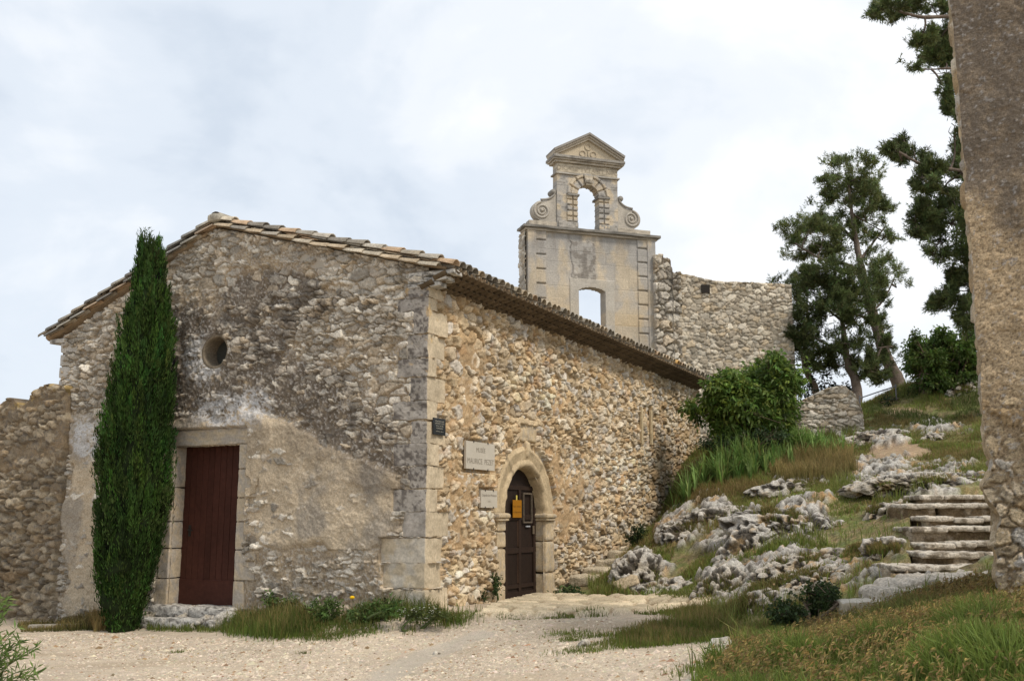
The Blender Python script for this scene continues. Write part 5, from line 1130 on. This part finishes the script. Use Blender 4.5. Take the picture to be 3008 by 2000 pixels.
sp_ = fbm(hp1 * .8, 3, 932); gsel = sp_ + (rng.random(len(hp1)) - .5) * .35 > .50
hp2 = hillgrass(90000, (1.5, 12, 12.5, 32), lambda P: fbm(P * .9, 3, 933) > .56)
grass('grass', [(hp1[gsel], .15, .0075, .8, (.19, .26, .055), (.21, .24, .06)), (hp1[~gsel], .14, .007, .8, (.20, .18, .065), DRY), (hp2, .26, .007, .7, (.17, .23, .05), (.26, .24, .085))])
dg = area([(1770, 1100), (1800, 1075), (1850, 1050), (1960, 1040), (1975, 1090), (1900, 1110), (1830, 1118)], 5000, 18, 30); dg2 = area([(1570, 1130), (1620, 1110), (1790, 1112), (1800, 1130), (1680, 1150), (1590, 1160)], 3500, 18, 30)
dg3 = area([(1990, 955), (2060, 905), (2200, 880), (2270, 880), (2270, 960), (2150, 985), (2080, 975)], 7000, 20, 34)
hg = dg[rng.random(len(dg)) < .3]
setp((lambda a: (blades(a, dg, rng.uniform(.2, .55, len(dg)), .006, rng.uniform(.05, .5, len(dg)), vary(len(dg), (.20, .19, .065), .25), vary(len(dg), (.36, .26, .11), .25)), blades(a, dg2, rng.uniform(.1, .3, len(dg2)), .006, rng.uniform(.1, .7, len(dg2)), vary(len(dg2), (.15, .12, .045), .2), vary(len(dg2), DRY, .2)),
     blades(a, dg3, rng.uniform(.06, .3, len(dg3)) * sst(.35, .6, fbm(dg3 * 1.5, 3, 77)), .008, rng.uniform(.1, .6, len(dg3)), vary(len(dg3), (.10, .135, .035), .2), vary(len(dg3), (.14, .16, .05), .2)), a.build('dry_grass', 'blade', None, origin=False))[-1])(Acc()), kind='stuff')
# ---- irises
def iris(label, cen, Y, rx, ry, nfan, hgt, seed, group='iris clumps'):
    c = hit(*cen, Y - 4, Y + 5); a = Acc(); r2 = np.random.default_rng(seed); Pb = []; 
    for k in range(nfan):
        q = c[:2] + r2.normal(0, .5, 2) * [rx, ry]; b = np.array([q[0], q[1], zt(q[0], q[1]) - .03]); az0 = r2.uniform(0, np.pi)
        for j in range(8):
            t = (j - 3.5) / 3.5; Pb.append((b + .03 * t * np.array([np.cos(az0), np.sin(az0), 0]), az0 if t > 0 else az0 + np.pi, (.15 + abs(t)) * r2.uniform(.5, 1.35), hgt * r2.uniform(.65, 1.15) * (1 - .25 * abs(t))))
    B_ = np.array([p[0] for p in Pb]); az = np.array([p[1] for p in Pb]); ln = np.array([p[2] for p in Pb]); hh = np.array([p[3] for p in Pb]); n = len(B_)
    d = np.stack([np.cos(az), np.sin(az), 0 * az], 1); s = np.stack([np.cos(az + np.pi / 2 + r2.normal(0, .5, n)), np.sin(az + np.pi / 2), 0 * az], 1)
    rows = []; ts_ = np.linspace(0, 1, 6)
    for t in ts_:
        w = .024 * (1 - t ** 2.2) + .001; ctr = B_ + Z * (hh * (t - .30 * ln * t ** 3))[:, None] + d * (hh * ln * t ** 2 * .75)[:, None]; rows += [ctr - s * w, ctr + s * w]
    v = np.stack(rows, 1).reshape(-1, 3); i = np.arange(n)[:, None] * 12; q = np.concatenate([i + np.array([2 * k, 2 * k + 1, 2 * k + 3, 2 * k + 2]) for k in range(5)])
    cl = vary(n, (.24, .36, .105), .25, .06); old = rng.random(n) < .06; cl[old] = (.30, .27, .10)
    return setp(mk('iris_clump', v, q, 'blade', None, np.repeat(cl, 12, 0)), label, 'iris clump', group)
iris('largest clump of green sword leaved irises, at the foot of the leafy shrub', (1690, 1085), 25.0, 1.15, .6, 105, .98, 951)
iris('iris clump higher up the slope, to the right of the largest one', (1850, 1035), 26.2, 1.0, .45, 75, .75, 952)
iris('small iris tuft at the right end of the row, by the dirt path', (1930, 1050), 26.0, .4, .25, 22, .55, 953)
iris('thin pale iris tuft close to the chapel wall, left of the others', (1600, 1120), 24.4, .35, .25, 14, .6, 954)
# ---- plant at the lower left corner
b = gnd(-20, 1640, -.42); root = thing('willowy_plant', b, 'tall blurred willowy plant with narrow leaves in the lower left corner', 'plant'); st_ = Acc(); fo = Acc()
for k in range(22):
    x, y = [(12, 1395), (28, 1372), (45, 1440), (60, 1470), (82, 1485), (98, 1510), (25, 1460), (8, 1430), (40, 1500), (70, 1540), (-10, 1400)][k % 11]; x += rng.uniform(-22, 14); y += rng.uniform(-8, 40)
    e = dep(x, y, b[1] + rng.uniform(-.3, .3)); pth = smooth_path([b + np.array([rng.uniform(-.2, .15), rng.uniform(-.2, .2), 0]), (b + e) / 2 + np.array([-.10, 0, .10]), e], 16); v, q = tube(pth, np.linspace(.007, .002, 16), 5); st_.add(v, q, None, (.13, .18, .06))
    p = np.repeat(pth[3:], 3, 0); n = len(p); leaves(fo, p, unit(np.gradient(pth, axis=0)[3:].repeat(3, 0) * 7 + rng.normal(0, .35, (n, 3))), rng.uniform(.07, .13, n), .009, vary(n, (.14, .21, .055), .2), .3, .05)
st_.build('stems', 'leaf', root); fo.build('foliage', 'leaf', root)

# ------------------------------------------------------------------ rocks, steps and small things
def cubesphere(n):
    t = np.linspace(-1, 1, n); g = gridq(n, n); A, B = np.meshgrid(np.tan(t * np.pi / 4), np.tan(t * np.pi / 4)); A = A.ravel(); B = B.ravel(); o = np.ones_like(A); vs = []; qs = []; k = 0
    for p, fl in ((np.stack([A, B, o], 1), 0), (np.stack([A, B, -o], 1), 1), (np.stack([A, o, B], 1), 1), (np.stack([A, -o, B], 1), 0), (np.stack([o, A, B], 1), 0), (np.stack([-o, A, B], 1), 1)):
        vs.append(p); qs.append((g[:, ::-1] if fl else g) + k); k += len(p)
    return unit(np.concatenate(vs)), np.concatenate(qs)
TUFT = []
def rock_mesh(c, r, yaw, pitch, seed, n=70, orange=.5, moss=.3, amp=1.0, base=(.42, .375, .31)):
    d, q = cubesphere(n); cy, sy = math.cos(yaw), math.sin(yaw); cpp, spp = math.cos(pitch), math.sin(pitch)
    M = np.array([[cy, -sy, 0], [sy, cy, 0], [0, 0, 1]]) @ np.array([[cpp, 0, -spp], [0, 1, 0], [spp, 0, cpp]])
    m_ = min(r); w = d * np.asarray(r); s = np.array([.7, 1.6, 1.6]); f = w + seed * 7.3
    r1 = fbm(f * s * 1.1, 4, seed); r2 = 1 - np.abs(2 * fbm(f * s * 2.6, 3, seed + 3) - 1); r3 = 1 - np.abs(2 * fbm(f * s * 7, 2, seed + 5) - 1); pt = fbm(f * 10, 3, seed + 9)
    k = 1 + amp * (.95 * (r1 - .5)); w = w * k[:, None] + d * (amp * (.20 * (r2 - .6) + .09 * (r3 - .6) + .08 * (pt - .5) - .07 * sst(.52, .42, pt)))[:, None]
    cav = .8 * (r1 - .5) + .42 * (r2 - .62) + .22 * (r3 - .62) + .35 * (pt - .5)
    P = np.asarray(c) + w @ M.T; nup = (d @ M.T)[:, 2]
    col = mixc(vary(len(P), base, .12, .02), (.075, .062, .042), sst(.10, -.12, cav) * .92); col = mixc(col, (.50, .475, .43), sst(.10, .28, cav) * .7)
    col = mixc(col, (.05, .04, .03), sst(.54, .45, pt) * .92); col = mixc(col, (.13, .105, .03), sst(.47, .6, fbm(P * 1.9, 4, seed + 11)) * moss * sst(.25, -.1, cav)); col = mixc(col, (.42, .27, .11), sst(.58, .70, fbm(P * 5, 4, seed + 13)) * orange * .7)
    sel = np.where((cav < .02) & (nup > .25))[0]; TUFT.append(P[sel[rng.random(len(sel)) < .45]])
    return P, q, col
def outcrop(label, x, y, r, yaw, pitch, seed, sink=.25, n=70, **k):
    c = hit(x, y); c = c - Z * (sink + .42) * r[2]; r = tuple(np.array(r) * np.array([.92, .92, .85]))
    P, q, col = rock_mesh(c, r, yaw, pitch, seed, n, **k)
    return setp(mk('rock_outcrop', P, q, 'limestone', None, col, True), label, 'rock', 'limestone outcrops on the slope')
outcrop('rounded pale boulder leaning on the chapel wall right of the arched door', 1478, 1325, (.62, .5, .85), .5, .25, 1001, 0.0, orange=.25)
outcrop('low pale ledge running from the leaning boulder to the edge of the paving', 1560, 1350, (1.15, .6, .42), -.1, .1, 1002, .2)
outcrop('mossy brown rock under the largest iris clump', 1640, 1185, (1.05, .6, .55), -.1, .12, 1003, .25, moss=.95, orange=.1)
outcrop('pale rock hump at the left end of the mossy rock', 1568, 1215, (.5, .45, .55), .3, .2, 1004, .2, moss=.35, orange=.1)
outcrop('long white crest rock with orange lichen at the middle of the slope', 1845, 1195, (1.25, .5, .50), -.25, -.22, 1005, .2, n=90, base=(.48, .45, .41), orange=.7)
outcrop('steep fluted rock face left of the white crest', 1735, 1240, (.95, .6, .75), .5, .6, 1006, .3, n=90)
outcrop('fluted grey rock rib below the steep face', 1668, 1335, (.75, .5, .72), .6, .55, 1007, .3, n=80, orange=.2)
outcrop('long slanting rock ledge with orange lichen above the dark bush', 1845, 1338, (1.35, .42, .30), .15, .22, 1008, .1, n=90, orange=.8)
outcrop('second slanting rock ledge, higher and parallel to the lichened one', 1850, 1292, (1.1, .4, .26), .15, .22, 1009, .15, n=80)
outcrop('blocky grey boulder below the stone steps', 2045, 1262, (.42, .36, .30), -.2, -.12, 1010, .15, orange=.15, moss=.1)
outcrop('smaller pitted rock left of the blocky boulder', 1975, 1275, (.38, .3, .22), .3, .2, 1011, .1)
outcrop('flat crumbly rock shelf under the dry grass', 1825, 1118, (1.0, .45, .22), .1, .1, 1012, .2, orange=.6)
outcrop('broad flat bedrock shelf at the head of the steps', 2120, 1105, (1.6, .8, .20), .0, .05, 1013, .2, n=80)
outcrop('layered rock band beside the dirt path', 2010, 1003, (1.1, .5, .25), .1, .1, 1014, .2)
outcrop('grey rock poking from the grass near the top of the slope', 2220, 895, (.6, .4, .42), .4, .3, 1015, .1, moss=.1, orange=.1)
outcrop('small pale rocks patch right of the dirt path', 2150, 1010, (.6, .35, .16), .2, .1, 1016, .1)
outcrop('tilted rock rib between the two slanting ledges and the foreground grass', 1740, 1385, (.7, .3, .3), .35, .35, 1017, .2, orange=.4)
outcrop('thin bedrock lip on the left side of the steps', 2060, 1165, (.7, .4, .2), .2, .15, 1018, .2)
tf = np.concatenate(TUFT[:18]); tf = tf[fbm(tf * 1.7, 3, 1050) >  .40]
tf2 = np.repeat(tf, 2, 0) + rng.normal(0, .03, (len(tf) * 2, 3)) * [1, 1, .3]
grass('grass', [(tf2[::2], .10, .006, .8, GR, OLV), (tf2[1::2], .12, .0055, .8, (.19, .165, .06), DRY)])
# stone steps
c0 = dep(2190, 1304, 15.6)
steps = thing('stone_staircase', c0, 'worn stone steps climbing the slope beside the tower wall', 'steps')
prev = dep(2190, 1345, 15.0)[2]; xl = [2050, 2122, 2128, 2098, 2128, 2085, 2120]
for k, y in enumerate(SY):
    Yk = 15.4 + .62 * k; L = dep(xl[k], y, Yk); Rr = dep(2330, y, Yk); top = (L[2] + Rr[2]) / 2; hz = max((top - prev) / 2 + .06, .1); n_st = 3; x0 = L[0]
    acc = Acc(); cuts = np.sort(np.concatenate([[L[0], Rr[0]], L[0] + (Rr[0] - L[0]) * (np.arange(1, n_st) / n_st + rng.uniform(-.08, .08, n_st - 1))]))
    yc = Yk + .42; tan_ = lambda X, nn, w: mixc(np.array([.53, .475, .395]) * (.72 + .56 * fbm(X * 5, 4, 1101))[:, None], (.12, .09, .055), sst(.5, .64, fbm(X * 9, 3, 1103)) * .7)
    soil_ = lambda X, nn, w: mixc(np.array([.17, .125, .075]) * (.6 + .8 * fbm(X * 6, 4, 1104))[:, None], (.42, .35, .26), sst(.56, .64, fbm(X * 4.5, 3, 1105)) * .8)
    for j in range(n_st):
        xm = (cuts[j] + cuts[j + 1]) / 2; hw_ = (cuts[j + 1] - cuts[j]) / 2; dy_ = rng.uniform(-.05, .04); dz_ = rng.uniform(-.02, .015)
        X, q, c = block(np.array([xm, yc + dy_, top - .04 + dz_]), X1, Y1, Z, hw_ + .01, .47, .045, 1100 + k * 7 + j, 21, .4, .026, tan_); acc.add(X, q, None, c)
        X, q, c = block(np.array([xm + rng.uniform(-.1, .1), yc + .06, top - .04 - hz]), X1, Y1, Z, hw_ + .03, .43, hz, 1200 + k * 7 + j, 17, .2, .035, soil_); acc.add(X, q, None, c)
    mk('step', *(np.concatenate(acc.v), np.concatenate(acc.q)), 'limestone', steps, np.concatenate(acc.c), True); prev = top
lan = Acc()
for (x, y, Y, hx_, hy_) in ((2210, 1322, 14.6, .75, .55), (2110, 1335, 14.5, .5, .4), (2055, 1352, 14.4, .36, .4)):
    c = dep(x, y, Y); X, q, cc = block(c - Z * .10, unit(np.array([1, -.06, .06])), Y1, Z, hx_, hy_, .12, 1150 + int(x), 25, .45, .07, lambda X, nn, w: np.array([.53, .47, .39]) * (.8 + .4 * fbm(X * 4, 4, 1151))[:, None]); lan.add(X, q, None, cc)
mk('landing', np.concatenate(lan.v), np.concatenate(lan.q), 'limestone', steps, np.concatenate(lan.c), True)
# squared block, loose slab, ledge by the wall
c = dep(1996, 1410, 14.1)
X, q, cc = block(c - Z * .02, unit(np.array([1, .08, 0])), unit(np.array([-.08, 1, 0])), Z, .44, .3, .19, 1160, 21, .1, .022, lambda X, nn, w: mixc(np.array([.46, .39, .285]) * (.75 + .5 * fbm(X * np.array([9, 9, 2]), 4, 1161))[:, None], (.52, .49, .43), np.clip(nn[:, 2], 0, 1) * .7))
setp(mk('stone_block', X, q, 'ashlar', None, cc, True), 'squared pale stone block half sunk in the foreground grass', 'stone block')
c = hit(1440, 1360); X, q, cc = block(c + Z * .14, unit(np.array([.9, .2, .35])), unit(np.array([-.2, 1, 0])), unit(np.array([-.35, 0, .9])), .24, .16, .09, 1170, 15, .3, .03, lambda X, nn, w: np.array([.50, .40, .27]) * (.75 + .5 * fbm(X * 6, 4, 1171))[:, None])
setp(mk('loose_stone', X, q, 'limestone', None, cc, True), 'loose tilted tan stone lying at the end of the paving by the pale boulder', 'stone')
ld = thing('stone_ledge', hit(1350, 1376), 'low ledge of flat stones along the chapel wall right of the arched door', 'ledge')
for k in range(4):
    c = O + (5.75 + .72 * k) * V - .42 * U; c[2] = zt(c[0], c[1]) + .06
    X, q, cc = block(c, V, U, Z, .37, .26, .12, 1180 + k, 13, .25, .03, lambda X, nn, w: np.array([.47, .40, .29]) * (.7 + .6 * fbm(X * 6, 4, 1181))[:, None]); mk('ledge_stone', X, q, 'limestone', ld, cc, True)
# stones bordering the cypress and doorstep
for k, (x, y, r_) in enumerate(((262, 1440, .12), (295, 1437, .16), (330, 1436, .17), (365, 1435, .26), (405, 1436, .14), (440, 1438, .24), (480, 1440, .2), (520, 1443, .18), (452, 1447, .07), (398, 1449, .05), (575, 1452, .06))):
    c = hit(x, y); P, q, col = rock_mesh(c + Z * r_ * .1, (r_ * 1.2, r_ * .8, r_ * .7), k * 1.3, 0, 1200 + k, 22, orange=.1, moss=.2, amp=.9)
    setp(mk('border_stone', P, q, 'limestone', None, col, True), 'rough whitish stone in the low border at the foot of the cypress and doorstep', 'stone', 'border stones by the doorstep')
for k, (x, y, r_) in enumerate(((1668, 1487, .09), (1625, 1494, .06), (1345, 1487, .06), (1565, 1472, .05), (1006, 1506, .035), (828, 1452, .05))):
    c = hit(x, y); P, q, col = rock_mesh(c, (r_ * 1.4, r_ * .7, r_ * .35), k * .7, 0, 1230 + k, 20, orange=.05, moss=.0, amp=.8, base=(.55, .5, .42))
    setp(mk('loose_stone', P, q, 'limestone', None, col, True), 'small flat pale stone lying loose on the gravel', 'stone', 'loose stones on the gravel')
a0 = hit(65, 1449); a1 = hit(212, 1444); c = (a0 + a1) / 2; L_ = np.linalg.norm(a1 - a0)
X, q, cc = block(c + Z * .05, unit(a1 - a0), unit(np.cross(Z, a1 - a0)), Z, L_ / 2, .09, .03, 1250, 13, .15, .006, lambda X, nn, w: np.array([.30, .27, .22]) * (.75 + .5 * fbm(X * 8, 3, 1251))[:, None])
setp(mk('plank', X, q, 'old_wood', None, cc, True), 'weathered grey plank lying in the grass below the low wall', 'plank')
# handrail on the skyline
rl = thing('handrail', dep(1979, 952, 30.2), 'thin metal handrail on the skyline beside the leaning pine', 'railing')
for x in (1979, 2062):
    t_ = dep(x, 910 if x < 2000 else 884, 30.2); b_ = t_.copy(); b_[2] -= .75; v, q = tube([b_, (b_ + t_) / 2, t_], .02, 6); mk('post', v, q, 'metal', rl, (.16, .16, .17), True)
v, q = tube([dep(1979, 917, 30.2), dep(2020, 903, 30.2), dep(2066, 888, 30.2)], .018, 6); mk('rail', v, q, 'metal', rl, (.16, .16, .17), True)
# flowers
def daisies(n, poly, hgt, col):
    P = area(poly, n, 10, 20); a = Acc()
    for p in P:
        h_ = rng.uniform(.6, 1.2) * hgt; an = np.linspace(0, 2 * np.pi, 7)[:-1]; r_ = .018; c = p + Z * h_
        v = np.concatenate([[c + Z * .004], c + r_ * np.stack([np.cos(an), np.sin(an), 0 * an], 1)]); i = np.arange(1, 7); a.add(v, None, np.stack([np.zeros(6, int), i, np.roll(i, -1)], 1), col)
    return a
setp(daisies(130, [(905, 1440), (1000, 1425), (1020, 1445), (960, 1455)], .2, (.62, .62, .56)).build('wildflowers', 'plain', None, origin=False), kind='stuff')
yf = hit(815, 1424); fl_ = thing('yellow_flower', yf, 'single yellow flower on a thin stalk in front of the gable', 'flower'); tp = dep(811, 1375, yf[1])
v, q = tube([yf, (yf + tp) / 2 + .02 * X1, tp], .004, 4); mk('stalk', v, q, 'leaf', fl_, (.10, .14, .04)); P, q = cubesphere(6); mk('bloom', tp + P * np.array([.04, .04, .028]), q, 'plain', fl_, (.75, .45, .01), True)
# gravel
GP_ = []
for poly, n in (([(-80, 1640), (-80, 1462), (300, 1456), (560, 1470), (760, 1480), (1000, 1456), (1100, 1432), (1420, 1420), (1420, 1480), (1300, 1500), (1500, 1500), (1680, 1480), (1640, 1560), (1600, 1660)], 70000),):
    GP_.append(area(poly, n, 6, 22))
gp = np.concatenate(GP_); gp = gp[(rng.random(len(gp)) < .25 + .75 * sst(.62, .48, fbm(np.stack([gp[:, 0] * .5 - gp[:, 1] * .1, gp[:, 1] * .9, gp[:, 2] * 0], 1), 4, 51)))]
gp = gp[rng.random(len(gp)) > tfield(track, gp[:, 0], gp[:, 1]) * .9]
n = len(gp); oc_ = np.array([[1, 0, 0], [0, 1, 0], [-1, 0, 0], [0, -1, 0], [0, 0, .7], [0, 0, -.7]], float); of = np.array([[0, 1, 4], [1, 2, 4], [2, 3, 4], [3, 0, 4], [1, 0, 5], [2, 1, 5], [3, 2, 5], [0, 3, 5]])
sz = rng.lognormal(-4.15, .42, n)[:, None, None]; ya = rng.uniform(0, 6.3, n); rot = np.zeros((n, 3, 3)); rot[:, 0, 0] = np.cos(ya); rot[:, 0, 1] = -np.sin(ya); rot[:, 1, 0] = np.sin(ya); rot[:, 1, 1] = np.cos(ya); rot[:, 2, 2] = 1
v = gp[:, None] + np.einsum('nij,nkj->nki', rot, oc_[None] * sz * rng.uniform(.6, 1.4, (n, 6, 1)) * np.array([1.3, .9, .8])) + Z * .004
gc = vary(n, (.52, .44, .34), .18, .03); dkp = rng.random(n) < .11; gc[dkp] = vary(int(dkp.sum()), (.30, .20, .12), .2, .05)
setp(mk('gravel', v.reshape(-1, 3), (np.arange(n)[:, None, None] * 6 + of[None]).reshape(-1, 3), 'gravel_stone', None, np.repeat(gc, 6, 0), False, origin=False), kind='stuff')
